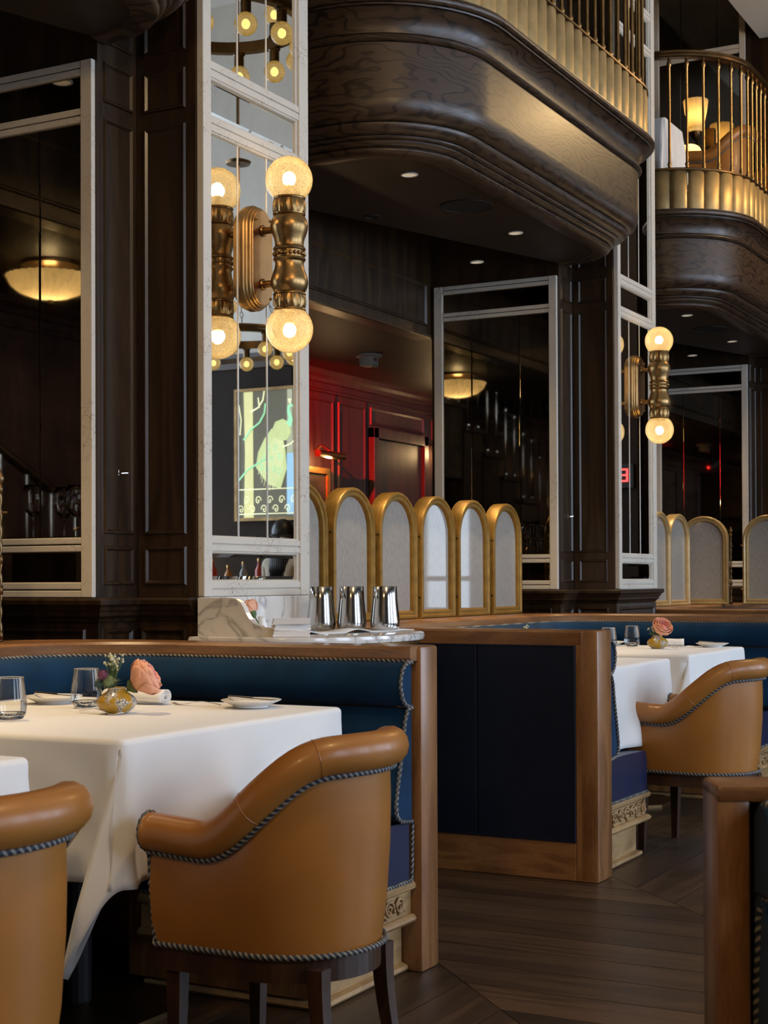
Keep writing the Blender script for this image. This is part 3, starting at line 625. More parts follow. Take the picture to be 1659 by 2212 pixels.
    for a, b in ((1.118, 1.268), (3.832, 3.940)):
        obj('end_post', box(a+ox, b+ox, 1.943, 2.012, 0, .9165, .009), W_OAK, t, True)
    # outer back of the left arm: oak frame and navy leather panel
    xo = 1.125+ox
    obj('back_stile', box(xo-.006, xo+.01, 1.95, 2.030, .001, .862, .003), W_OAK, t)
    obj('back_bottom_rail', box(xo-.006, xo+.01, 2.030, 2.96, .001, .140, .003), W_OAKH, t)
    for a, b in ((2.030, 2.424), (2.426, 2.96)):
        obj('navy_back_panel', box(xo-.010, xo+.006, a, b, .140, .862, .004), NAVY, t)
    obj('panel_piping', tube([(xo-.010, 2.95, .1445), (xo-.010, 2.0345, .1445), (xo-.010, 2.0345, .858), (xo-.010, 2.95, .858)], .0035, 6), NAVY, t)
# booth end close to the camera on the right
t = thing('booth_end', 'blurred oak booth end with blue velvet, close at the right edge', 'booth', (2.16, .63, 0))
e0 = Vector((2.163, .622)); dr_ = Vector((.4735, -.8808)); fw_ = Vector((.8808, .4735))
def E3(u, f, z): q = e0+dr_*u+fw_*f; return (q.x, q.y, z)
def ebox(u0, u1, f0, f1, z0, z1, bev=0):
    vf = box(u0, u1, f0, f1, z0, z1, bev); return ([E3(*p) for p in vf[0]], vf[1])
obj('end_post', ebox(0, .050, 0, .10, 0, .804, .008), W_OAK, t, True)
obj('oak_cap', ebox(0, .9, -.004, .10, .779, .805, .008), W_OAKH, t, True)
obj('carcass', ebox(.02, .9, .05, .09, .02, .79), W_OAK, t)
bp_ = [(0.052, .778), (-.03, .775), (-.062, .75), (-.07, .70), (-.05, .655), (.052, .645)]
lp_ = [(.052, .643), (-.03, .64), (-.07, .57), (-.10, .47), (-.10, .42), (.052, .40)]
for nm, pr in (('top_bolster', bp_), ('back_cushion', lp_)):
    obj(nm, loft([[E3(.062, f, z), E3(.08, f, z), E3(.9, f, z)] for f, z in pr][::-1]), VELVET, t, True)
    obj('end_rope', rope([E3(.064+.010*(f < .04), f-.003, z) for f, z in pr], .007), ROPE, t, 2)
obj('end_rope', rope([E3(.062, .03, .40), E3(.062, .0, .62), E3(.085, -.036, .66), E3(.14, -.04, .70)], .007), ROPE, t, 2)
obj('seat_cushion', ebox(.06, .9, -.5, .05, .25, .40, .03), BLEATH, t, True)
obj('seat_base', ebox(.07, .9, -.46, .05, .0, .25), W_PALE, t)
# ------------------------------------------------------------------ arched folding screens
def arch(w_, h, n=14):
    r = w_/2; return [(-r, 0)] + [(-r*math.cos(a*PI/n), h-r+r*math.sin(a*PI/n)) for a in range(n+1)] + [(r, 0)]
def screen_parts(t, w_, h, m=GOLD, rod=True):
    """local: width along x, faces -y, base at z=0"""
    def bar(prof):   # prof: list of (inset, y)
        lines = []
        for ins, y in prof:
            P_ = arch(w_-2*ins, h-ins); P_ = [(-w_/2+ins, ins)] + P_[1:-1] + [(w_/2-ins, ins)]
            P_ = P_ + [P_[0]]
            lines.append([(x, y, z) for x, z in P_])
        return loft(lines, True, False)
    obj('frame', bar([(0, .035), (0, -.030), (.004, -.036), (.014, -.037), (.020, -.030), (.024, -.031), (.034, -.030), (.042, -.018), (.044, .030)]), m, t, True)
    P_ = arch(w_-.084, h-.042); P_ = [(x, z if z > .042 else .042) for x, z in P_]
    obj('linen_panel', prism(P_, -.012, .004, 'y'), LINEN, t)
    if rod:
        b = MB(); x = w_/2+.016
        b.add(tube(resample([(x, 0, .0), (x, 0, h*.80)], .004), .0065, 8, False, True, None, 2*PI/.05, 2, .25))
        for z in (.02, .16, h*.42, h*.78): b.add(lathe([(.0001, -.014), (.010, -.014), (.010, .014), (.0001, .014)], 10, (x, 0, z)))
        b.add(lathe([(.004, 0), (.012, .012), (.0145, .022), (.010, .034), (.0005, .055)], 10, (x, 0, h*.80)))
        obj('twisted_rod', b.vf(), BRONZE, t, 2)
        obj('hinge', join(tube([(x, 0, h*.66), (x+.02, -.01, h*.66)], .004, 6), tube([(-w_/2-.012, -.028, h*.66), (-w_/2+.004, -.028, h*.66)], .005, 6), tube([(-w_/2-.012, -.028, h*.17), (-w_/2+.004, -.028, h*.17)], .005, 6)), BRONZE, t)
ORDS = ['partly hidden by the mirrored column', 'second from the mirrored column, above the steel cups', 'third from the mirrored column', 'fourth from the mirrored column', 'next to last on the right', 'rightmost of the row before the mirror']
for i, x in enumerate((5.36, 5.79, 6.22, 6.645, 7.07, 7.505)):
    t = thing('arched_screen', 'gilt arched linen screen, '+ORDS[i], 'screen', (0, 0, 0), 'gilt arched screens on the banquette shelf')
    screen_parts(t, .388, .606); t.location = (x+.195, 3.40, .9175)
t = thing('arched_screen', 'gilt arched screen cut off by the left edge of the picture', 'screen', (0, 0, 0), 'gilt arched screens on the banquette shelf')
screen_parts(t, .388, .606); t.location = (3.425, 3.395, .9175); t.rotation_euler = (0, 0, -.5)
PALEG = plain('pale_gilt_frame', (.40, .27, .11), .32, .3, noise=.15, nscale=25, coat=.3)
for (x, y, a, lb) in ((10.17, 3.33, -.06, 'edge-on pale oak arched screen nearest the second mirrored column'), (10.60, 3.33, -.1, 'second edge-on pale oak arched screen beside the second column'), (11.10, 3.27, -1.45, 'frontal pale oak arched screen with grey linen at far right'), (11.12, 2.80, -1.55, 'pale oak arched screen cut off by the right edge of the picture')):
    t = thing('arched_screen', lb, 'screen', (0, 0, 0), 'pale arched screens in the far bay')
    screen_parts(t, .36, .655, PALEG); t.location = (x, y, .9175); t.rotation_euler = (0, 0, a)
# ------------------------------------------------------------------ wall sconces
def sconce(ox, label):
    cx_, cy_, cz = 4.556+ox, 2.822, 2.249
    t = thing('wall_sconce', label, 'sconce', (4.556+ox, 2.974, cz), 'brass globe sconces on the mirrored columns')
    def stad(w_, h, n=12): r = w_/2; return arc(0, h/2-r, r, 0, PI, n) + arc(0, -h/2+r, r, PI, 2*PI, n)
    def plate(w_, h, y0, y1, ch=.004):
        a, b = stad(w_, h), stad(w_-2*ch, h-2*ch); n = len(a); v = [(cx_+x, y0, cz+z) for x, z in a] + [(cx_+x, y1+ch, cz+z) for x, z in a] + [(cx_+x, y1, cz+z) for x, z in b]
        f = [(i, (i+1) % n, n+(i+1) % n, n+i) for i in range(n)] + [(n+i, n+(i+1) % n, 2*n+(i+1) % n, 2*n+i) for i in range(n)] + [tuple(range(2*n, 3*n))]; return (v, f)
    pm = plain('satin_copper_brass', (.50, .29, .13), .34, 1, noise=.1) if 'satin_copper_brass' not in bpy.data.materials else bpy.data.materials['satin_copper_brass']
    bp = obj('backplate', join(plate(.168, .375, 2.975, 2.958), plate(.158, .365, 2.958, 2.948), plate(.146, .353, 2.948, 2.936)), BRASS, t, True)
    obj('face_plate', plate(.130, .337, 2.936, 2.932, .002), pm, bp, True)
    for sx, sz in ((-.045, .13), (-.045, -.13), (.05, -.14), (.05, .14)): obj('screw', sphere((cx_+sx, 2.931, cz+sz), .0055, 10, 6), BRASS, bp, 2)
    for sz in (.095, -.095):
        obj('arm', join(tube([(cx_, 2.94, cz+sz), (cx_, cy_+.03, cz+sz)], .0125, 14), lathe([(.0001, -.006), (.018, -.006), (.022, 0), (.018, .006), (.0001, .006)], 14)) if False else tube([(cx_, 2.94, cz+sz), (cx_, cy_+.03, cz+sz)], .0125, 14), BRASS, t, True)
        obj('arm_collar', xf(lathe([(.0001, -.004), (.017, -.004), (.021, 0), (.017, .005), (.0001, .005)], 16), Matrix.Translation((cx_, 2.929, cz+sz)) @ Matrix.Rotation(PI/2, 4, 'X')), BRASS, t, True)
    half = [(.0505, .0), (.0505, .012), (.056, .014), (.058, .019), (.0545, .024), (.051, .028), (.0505, .036), (.053, .052), (.060, .070), (.0655, .088), (.0665, .102), (.063, .118), (.056, .131), (.053, .135), (.057, .138), (.058, .142)]
    prof = [(r, -z) for r, z in half[::-1]][:-1] + half
    obj('turned_body', lathe(prof, 40, (cx_, cy_, cz)), BRASS, t, True)
    obj('bead_ring', join(*[sphere((cx_+.0525*math.cos(a*2*PI/20), cy_+.0525*math.sin(a*2*PI/20), cz), .0072, 8, 6) for a in range(20)]), BRASS, t, 2)
    for sg in (1, -1):
        col = [(.054, .142), (.0565, .150), (.0578, .165), (.0565, .182), (.0535, .190), (.056, .192), (.0575, .197), (.055, .201), (.040, .202)]
        obj('fluted_collar', lathe([(r, sg*z) for r, z in col], 80, (cx_, cy_, cz), 16, .035, (.146, .187) if sg > 0 else (-.187, -.146)), BRASS, t, True)
        gz = cz+sg*.2625
        gl = obj('globe', sphere((cx_, cy_, gz), .0835, 40, 24), GLOBE, t, 2)
        obj('bulb', join(sphere((cx_, cy_, gz+sg*.004), .024, 16, 12, (1, 1, 1.1))), BULB, gl, 2)
        obj('socket', lathe([(.015, -.055*sg), (.017, -.050*sg), (.017, -.022*sg), (.012, -.018*sg)], 14, (cx_, cy_, gz)), pm, gl, True)
        l_ = point_light('sconce_glow', Vector((cx_, cy_, gz)) - ORI[t.name], 2.6, WARM, .026, t)
sconce(0, 'brass two-globe wall sconce on the nearest mirrored column'); sconce(S, 'brass two-globe wall sconce on the farther mirrored column')
# ------------------------------------------------------------------ tables with cloths
def cloth(x0, x1, y0, y1, z, drop, seed):
    rnd = random.Random(seed); er = .012; W_, L_ = x1-x0, y1-y0
    def axis(n0, n1, ln):
        a = [-drop + drop*(i/n0) for i in range(n0)]; b = [ln*i/n1 for i in range(n1+1)]; c_ = [ln+drop*((i+1)/n0) for i in range(n0)]; return a+b+c_
    us = axis(18, 26, W_); vs_ = axis(18, 30, L_); ph = [rnd.uniform(0, 6.28) for _ in range(8)]
    # denser rows near the edge for a crisp fold
    us = sorted(set(us+[-.006, -.012, -.018, W_+.006, W_+.012, W_+.018])); vs_ = sorted(set(vs_+[-.006, -.012, -.018, L_+.006, L_+.012, L_+.018]))
    v = []; 
    def fold(e):
        if e <= 0: return 0, 0
        a = e/er
        if a < PI/2: return er*math.sin(a), -er*(1-math.cos(a))
        return er, -er-(e-er*PI/2)
    for vv in vs_:
        for uu in us:
            eu = -uu if uu < 0 else max(0, uu-W_); ev = -vv if vv < 0 else max(0, vv-L_)
            su = -1 if uu < 0 else 1; sv = -1 if vv < 0 else 1
            bx = x0+min(max(uu, 0), W_); by = y0+min(max(vv, 0), L_)
            zz = z + .0012*math.sin(uu*9+ph[0])*math.sin(vv*7+ph[1])
            if eu > 0 and ev > 0:
                r = math.hypot(eu, ev); phi = math.atan2(ev, eu); s2 = math.sin(2*phi)**2
                h, dz = fold(r); t_ = r/drop
                # the surplus at the corner gathers into a pleat lying over the side face
                half = PI/4; q_ = (PI/2-phi) if phi > half else phi; ang = q_/half*.30
                lat = max(0, r-er)*math.sin(ang); outw = (.040 if phi > half else .014)*min(1, t_)*math.sin(q_/half*PI/2) + .018*t_*(1 if phi > half else q_/half*.6)
                blend = phi/(PI/2); c0 = math.cos(phi)*h; s0 = math.sin(phi)*h
                v.append((bx+su*(c0+outw), by+sv*(s0+.012*t_*blend) - sv*lat, zz+dz*math.cos(ang)*(1+.20*s2)))
            elif eu > 0 or ev > 0:
                e = eu or ev; h, dz = fold(e); t_ = e/drop; q = vv if eu > 0 else uu; ln = L_ if eu > 0 else W_
                wv = t_**1.1*(.017*math.sin(q*15+ph[2]+e*3) + .010*math.sin(q*29+ph[3]-e*5) + .018*math.sin(q*6.5+ph[4])) + .004*math.sin(q*22+e*38+ph[5])*t_**.7
                edge = math.exp(-min(q, ln-q)/.10)*t_; h2 = h+.012*t_ + wv + .025*edge
                v.append((bx+(su*h2 if eu > 0 else 0), by+(sv*h2 if ev > 0 else 0), zz+dz))
            else: v.append((bx, by, zz))
    n = len(us); f = [(j*n+i, j*n+i+1, (j+1)*n+i+1, (j+1)*n+i) for j in range(len(vs_)-1) for i in range(n-1)]
    return (v, f)
def table(x0, x1, y0, y1, lab_t, lab_c, z=.757, zb=0, seed=1, drop=.33):
    cx_, cy_ = (x0+x1)/2, (y0+y1)/2
    t = thing('dining_table', lab_t, 'table', (cx_, cy_, zb), 'dining tables')
    obj('tabletop', box(x0+.006, x1-.006, y0+.006, y1-.006, z-.032, z-.003, .004), W_OAK, t)
    obj('pedestal', tube([(cx_, cy_, zb+.012), (cx_, cy_, z-.032)], .038, 16), BLACK, t)
    c8 = [(cx_+.30*math.cos(PI/8+i*PI/4), cy_+.30*math.sin(PI/8+i*PI/4)) for i in range(8)]
    obj('base_plate', prism(c8, zb, zb+.014), BRONZE, t)
    o = obj('tablecloth', cloth(x0, x1, y0, y1, z, drop, seed), CLOTH, None, 2); m_ = o.modifiers.new('solid', 'SOLIDIFY'); m_.thickness = .0012; m_.offset = 1
    setp(o, lab_c, 'tablecloth', 'white tablecloths')
table(2.665, 3.60, 2.085, 3.11, 'dining table under the white cloth with the flower vase, at left', 'white tablecloth with the rose vase on it, left foreground', seed=3)
table(1.40, 2.305, 2.05, 3.05, 'dining table mostly out of frame at the far left', 'white tablecloth corner just left of the big draped table', seed=4)
table(5.64, 6.45, 2.07, 2.98, 'dining table just behind the navy back panel of the middle banquette', 'white tablecloth right behind the oak end post of the middle banquette', seed=6)
table(6.80, 7.72, 2.085, 3.11, 'dining table in the middle bay with the rose vase and plate', 'white tablecloth with rose vase and plate in the middle bay', seed=5)
# ------------------------------------------------------------------ tub chairs
def make_chair(label):
    t = thing('tub_chair', label, 'chair', (0, 0, 0), 'tan leather tub chairs')
    w_, d, r = .232, .238, .231; n = 14; yc_ = -.03
    P2 = [(-w_, d), (-w_, d-.08), (-w_, .09), (-w_, .02)] + arc(-w_+r, yc_, r, PI, 1.5*PI, n) + arc(w_-r, yc_, r, 1.5*PI, 2*PI, n)[1:] + [(w_, .02), (w_, .09), (w_, d-.08), (w_, d)]
    P_ = [(p.x, p.y) for p in resample([(x, y, 0) for x, y in P2], .022)]
    def hz(x, y):
        s_ = min(1, max(0, (.085-y)/.30)); s_ = s_*s_*(3-2*s_); return .600 + .172*s_ + .008*math.exp(-((y-d)/.10)**2) + .012*max(0, min(1, (-.1-y)/.15))
    nrm = []
    for i, p in enumerate(P_):
        a = P_[max(0, i-1)]; b = P_[min(len(P_)-1, i+1)]; q = Vector((b[0]-a[0], b[1]-a[1])).normalized(); nrm.append(Vector((q.y, -q.x)))
    nrm = [(-q if q.dot(Vector(p)) < 0 else q) for q, p in zip(nrm, P_)]
    def line(o, zf): return [(p[0]+q.x*(o(p) if callable(o) else o), p[1]+q.y*(o(p) if callable(o) else o), zf(hz(*p))) for p, q in zip(P_, nrm)]
    B0 = .322
    def lean(p): return .010 if p[1] < -.15 else 0
    body = [line(.0, lambda h: h-.075), line(.002, lambda h: B0+(h-.075-B0)*.8), line(.000, lambda h: B0+(h-.075-B0)*.55), line(-.008, lambda h: B0+(h-.075-B0)*.25), line(-.022, lambda h: B0), line(-.085, lambda h: B0), line(-.085, lambda h: h-.08), line(-.05, lambda h: h-.05)]
    obj('shell', loft(body), TAN, t, True)
    # plump rolled top rail
    rp = line(.004, lambda h: h-.041); Pp, T, N = frames(rp); v = []; f = []; sg = 14
    for i in range(len(rp)):
        nn = Vector((nrm[i].x, nrm[i].y, 0)); uu = T[i].cross(nn); uu = uu if uu.z > 0 else -uu
        e = 1
        for k_ in range(sg):
            a = 2*PI*k_/sg; v.append(Vector(rp[i]) + (nn*math.cos(a)*.043 + uu*math.sin(a)*.041)*e)
    for i in range(len(rp)-1):
        for k_ in range(sg): l = (k_+1) % sg; f.append((i*sg+k_, i*sg+l, (i+1)*sg+l, (i+1)*sg+k_))
    f.append(tuple(range(sg))); f.append(tuple((len(rp)-1)*sg+k_ for k_ in range(sg))[::-1])
    ro = obj('rolled_rail', (v, f), TAN, t, 2)
    for frac in (.24, .36, .64, .76):
        i = int(frac*len(rp)); loop = v[i*sg:(i+1)*sg]; cc = Vector(rp[i]); obj('leather_seam', tube([cc+(q-cc)*1.006 for q in loop], .0011, 5, True), TAN, ro)
    zz_ = [q[2] for q in rp]; rr_ = []
    for i in range(len(rp)):
        a, b = max(0, i-1), min(len(rp)-1, i+1); ds = math.hypot(rp[b][0]-rp[a][0], rp[b][1]-rp[a][1]); sl_ = math.hypot(1, (zz_[b]-zz_[a])/max(1e-6, ds))
        rr_.append((P_[i][0]+nrm[i].x*.010, P_[i][1]+nrm[i].y*.010, zz_[i]-.041*sl_-.002))
    obj('rail_rope', rope(rr_), ROPE, t, 2)
    obj('bottom_rope', rope(line(-.012, lambda h: B0+.002)), ROPE, t, 2)
    for e, sx in ((0, -1), (len(P_)-1, 1)):
        h = hz(*P_[e]); ring_ = [(sx*w_*1.0 + .041*math.cos(a), d+.002, h-.041+.039*math.sin(a)) for a in [i*2*PI/20 for i in range(20)]]
        obj('arm_rope', rope(ring_, .006, True), ROPE, t, 2)
        obj('arm_rope', rope([(sx*(w_+.001), d+.001, h-.088), (sx*(w_-.004), d+.001, (h+B0)/2), (sx*(w_-.022), d, B0+.004)], .006), ROPE, t, 2)
    # seat and wooden frame
    sp = [(-w_+.085, d-.005), (-w_+.085, -.02)] + arc(-w_+r, yc_, r-.085, PI, 1.5*PI, 8) + arc(w_-r, yc_, r-.085, 1.5*PI, 2*PI, 8)[1:] + [(w_-.085, -.02), (w_-.085, d-.005)]
    lo = [(x, y, .32) for x, y in sp]; n2 = len(sp); vv = lo + [(x, y, .43) for x, y in sp] + [(x*.93, y*.93, .452) for x, y in sp]
    ff = [(i, (i+1) % n2, n2+(i+1) % n2, n2+i) for i in range(n2)] + [(n2+i, n2+(i+1) % n2, 2*n2+(i+1) % n2, 2*n2+i) for i in range(n2)] + [tuple(range(2*n2, 3*n2))]
    obj('seat', (vv, ff), TAN, t, True)
    ap = line(-.024, lambda h: 0); n3 = len(ap); v = []
    for z, ins in ((.27, 1), (.318, 1)): v += [(x, y, z) for x, y, _ in ap]
    obj('apron', ([(x, y, .268) for x, y, _ in ap] + [(x, y, .318) for x, y, _ in ap], [(i, (i+1) % n3, n3+(i+1) % n3, n3+i) for i in range(n3)] + [tuple(range(n3))[::-1], tuple(range(n3, 2*n3))]), W_LEG, t)
    for sx in (-1, 1):
        for (x, y, dx, dy, cu) in ((.178, .195, 0, .004, 0), (.155, -.185, .01, -.05, 1)):
            pts = []
            for i in range(8):
                q = i/7; off = (q*q if cu else q); pts.append((sx*(x+dx*off), y+dy*off, .30-.30*q))
            P3, T3, N3 = frames(pts); v = []; f = []
            for i, p in enumerate(pts):
                hw = .021-.008*i/7
                v += [(p[0]-hw, p[1]-hw, p[2]), (p[0]+hw, p[1]-hw, p[2]), (p[0]+hw, p[1]+hw, p[2]), (p[0]-hw, p[1]+hw, p[2])]
            for i in range(7):
                for q in range(4): l = (q+1) % 4; f.append((i*4+q, i*4+l, (i+1)*4+l, (i+1)*4+q))
            f += [(0, 1, 2, 3), (31, 30, 29, 28)]
            obj('leg', (v, f), W_LEG, t)
    return t
ch = make_chair('tan leather tub chair in the centre foreground, backed to the draped table'); ch.location = (2.858, 1.785, 0); ch.scale = (.895, .895, 1)
c0_ = dup(ch, (1.79, 1.82, 0), .0, 'tan leather tub chair cut off by the left edge')
c1_ = dup(ch, (6.17, 1.835, 0), -.10, 'tan leather tub chair in the middle bay beside the navy seat end'); c0_.scale = c1_.scale = (.95, .95, 1)
dup(ch, (11.0, 3.10, 3.6), .15, 'tan leather chair upstairs behind the far balcony balusters')
dup(ch, (11.75, 2.86, 3.6), -.2, 'tan leather chair upstairs cut off by the right edge')
table(10.05, 10.42, 3.22, 3.9, 'upstairs dining table behind the far balcony railing', 'white tablecloth on the upstairs table behind the balusters', z=4.257, zb=3.6, seed=8, drop=.4)
# ------------------------------------------------------------------ tableware
ZT = .7595
def tumbler(x, y, label, z=ZT):
    t = thing('stemless_glass', label, 'glass', (x, y, z), 'stemless water glasses')
    obj('wall', lathe([(.036, .010), (.0395, .020), (.0415, .035), (.0405, .055), (.037, .085), (.0345, .105)], 48, (x, y, z), 24, .012, (.001, .045)), TGLASS, t, 2)
    obj('rim', tube([(x+.0345*math.cos(i*PI/16), y+.0345*math.sin(i*PI/16), z+.105) for i in range(32)], .0011, 6, True), GLASS, t, 2)
    obj('thick_base', lathe([(.0001, 0), (.026, 0), (.032, .004), (.0375, .014), (.0385, .019), (.030, .015), (.0001, .012)], 48, (x, y, z), 24, .02, (.002, .02)), GLASS, t, 2)
tumbler(2.90, 2.615, 'stemless glass at the left edge of the big draped table'); tumbler(3.28, 2.685, 'stemless glass just behind the yellow vase on the big table')
tumbler(7.18, 2.60, 'stemless glass nearest the oak post on the middle bay table'); tumbler(7.53, 2.60, 'stemless glass beside the rose vase on the middle bay table')
PETAL = plain('peach_petal', (.80, .40, .26), .6, noise=.18, nscale=30); PETAL2 = plain('blush_petal', (.78, .30, .24), .6, noise=.18, nscale=30)
GREEN = plain('sage_leaf', (.10, .16, .06), .6, noise=.3, nscale=40); BUD = plain('cream_bud', (.55, .55, .38), .7); PURP = plain('purple_thistle', (.16, .05, .10), .8, noise=.4, nscale=200, bump=.6, bscale=250); GTH = plain('green_thistle', (.20, .27, .13), .8, noise=.4, nscale=200, bump=.6, bscale=250)
def petal_vf(R, open_, a0, span, h0, h1, fr=0):
    v = []; nu, nv = 9, 8
    for j in range(nv+1):
        q = j/nv; prof = math.sin(q*PI*.62)*R*(1-open_*.0) + q*q*open_*R
        z = h0+(h1-h0)*q
        for i in range(nu+1):
            p = i/nu-.5; sp = span*(.35+.65*math.sin(min(1, q*1.25)*PI/2)); a = a0+p*sp; rr = max(.001, prof - abs(p)**2*R*.25*(1-q)); top = (1-(abs(p)*2)**2.4*.30*q)
            rr += fr*math.sin(i*2.7+a0*5)*q*q; v.append((rr*math.cos(a), rr*math.sin(a), z*top))
    f = [(j*(nu+1)+i, j*(nu+1)+i+1, (j+1)*(nu+1)+i+1, (j+1)*(nu+1)+i) for j in range(nv) for i in range(nu)]
    return (v, f)
def rose(loc, tilt, rz, label, sc=1.0):
    t = thing('garden_rose', label, 'rose', (0, 0, 0), 'peach garden roses')
    spec = [(.006, 0, 3, .03, .052, 3.6), (.011, 0, 3, .022, .055, 2.6), (.016, .04, 4, .014, .057, 2.2), (.022, .10, 5, .006, .056, 1.9), (.028, .18, 5, 0, .052, 1.8), (.031, .30, 5, -.004, .046, 1.7)]
    for li, (R, op, n, h0, h1, spn) in enumerate(spec):
        for i in range(n):
            vf = petal_vf(R*sc, op, i*2*PI/n+li*.7, spn*1.25, h0*sc*.5, h1*sc, .0016)
            o = obj('petal', vf, PETAL2 if li in (0, 1, 2) else PETAL, t, 2); m_ = o.modifiers.new('solid', 'SOLIDIFY'); m_.thickness = .0007
    obj('calyx', lathe([(.002, -.012), (.006, -.008), (.012*sc, .0), (.016*sc, .008)], 10), GREEN, t, 2)
    obj('stem', tube([(0, 0, -.008), (.004, 0, -.05)], .0022, 6), GREEN, t)
    t.location = loc; t.rotation_euler = (tilt[0], tilt[1], rz); return t
def posy(x, y, labs, z=ZT, flip=1):
    t = thing('bud_vase', labs[0], 'vase', (x, y, z), 'mustard bud vases')
    obj('body', lathe([(.0001, 0), (.028, 0), (.031, .003), (.045, .014), (.0525, .026), (.0525, .033), (.045, .044), (.032, .053), (.024, .059), (.0225, .064), (.0265, .0665), (.024, .068), (.0205, .064), (.021, .055), (.03, .045), (.04, .03), (.0001, .01)], 40, (x, y, z)), VASE, t, 2)
    return t
def sprig(loc, label, seed, h=.05, n=24):
    rnd = random.Random(seed); t = thing('flower_sprig', label, 'flower', loc, 'white filler sprigs'); L0 = Vector(loc)
    st = MB(); bd = MB()
    for i in range(n):
        a = rnd.uniform(0, 2*PI); r = rnd.uniform(.003, .026); hh = h*rnd.uniform(.55, 1.1); tip = L0+Vector((r*math.cos(a), r*math.sin(a), hh))
        st.add(tube([L0+Vector((0, 0, -.02)), L0+Vector((r*.5*math.cos(a), r*.5*math.sin(a), hh*.55)), tip], .0008, 4)); bd.add(sphere(tip, rnd.uniform(.0026, .0045), 7, 5))
    obj('stems', st.vf(), GREEN, t); obj('buds', bd.vf(), BUD, t, 2, kind='stuff')
    lf = MB()
    for i in range(12):
        a = rnd.uniform(0, 2*PI); q = Vector((math.cos(a), math.sin(a), rnd.uniform(-.1, .5))).normalized(); s_ = q.cross(Vector((0, 0, 1))).normalized()*.004; b0 = L0+Vector((0, 0, .004))
        lf.add(([b0, b0+q*.014+s_, b0+q*.032, b0+q*.014-s_], [(0, 1, 2, 3)]))
    obj('leaves', lf.vf(), GREEN, t)
def thistle(loc, m, label, r=.013):
    t = thing('thistle_head', label, 'flower', loc, 'thistle heads'); b = MB(); rnd = random.Random(int(loc[0]*1e4))
    obj('head', sphere(loc, r, 16, 12, (1, 1, .9)), m, t, 2)
    for i in range(90):
        q = Vector((rnd.gauss(0, 1), rnd.gauss(0, 1), rnd.gauss(.2, 1))).normalized(); b.add(tube([Vector(loc)+q*r*.9, Vector(loc)+q*r*1.22], .0006, 4))
    obj('bristles', b.vf(), m, t, kind='stuff'); obj('stem', tube([Vector(loc), Vector(loc)+Vector((.006, 0, -.035))], .0015, 5), GREEN, t)
# axis: image-right on the table is roughly (.47,-.88)
rx, ry = .4735, -.8808
vx, vy = 3.17, 2.495
posy(vx, vy, ['mustard yellow bud vase with blue pattern on the big draped table'])
rose((vx+rx*.036, vy+ry*.036, ZT+.066), (.95, .25), .35, 'peach rose leaning right in the vase on the big table', 1.35)
sprig((vx-rx*.010, vy-ry*.010, ZT+.072), 'white bud sprig in the yellow vase on the big table', 3, .075, 44)
thistle((vx-rx*.018, vy-ry*.018, ZT+.083), GTH, 'green thistle in the vase on the big table', .018); thistle((vx-rx*.029-.01, vy-ry*.029, ZT+.100), PURP, 'purple thistle in the vase on the big table', .013)
thistle((vx-rx*.045, vy-ry*.045, ZT+.076), plain('blue_green_sea_holly', (.04, .075, .07), .7), 'dark sea holly at the left of the vase on the big table', .012)
vx, vy = 7.335, 2.40
posy(vx, vy, ['mustard yellow bud vase on the middle bay table'])
rose((vx, vy-.004, ZT+.078), (.5, -.75), .2, 'round peach rose in the vase on the middle bay table', 1.35)
sprig((vx-rx*.022, vy-ry*.022, ZT+.062), 'white sprig in the vase on the middle bay table', 5, .04, 14)
sprig((5.95, 2.52, ZT+.10), 'white sprig peeking over the oak cap of the navy panel', 9, .05, 16)
posy(5.95, 2.52, ['mustard bud vase hidden behind the navy back panel'])
rose((4.425, 2.89, .985), (.8, .3), 2.6, 'pink rose peeking out behind the marble scroll', .95)
tb = thing('small_vase', 'small vase behind the marble scroll holding the pink rose', 'vase', (4.43, 2.86, .92)); obj('body', lathe([(.0001, 0), (.02, 0), (.024, .02), (.012, .05), (.014, .06), (.010, .058), (.012, .03), (.0001, .01)], 20, (4.43, 2.86, .92)), CHINA, tb, 2)
def plate(x, y, label, z=ZT, r=.082):
    t = thing('bread_plate', label, 'plate', (x, y, z), 'white bread plates')
    obj('dish', lathe([(.0001, .004), (r*.58, .004), (r*.68, .008), (r*.97, .0185), (r, .0200), (r*.985, .0215), (r*.68, .0115), (r*.56, .0075), (.0001, .0075)], 56, (x, y, z), 28, .012, (.013, .03)), CHINA, t, 2)
    obj('foot', lathe([(r*.50, .005), (r*.50, 0), (r*.58, 0), (r*.60, .005)], 40, (x, y, z)), CHINA, t, 2)
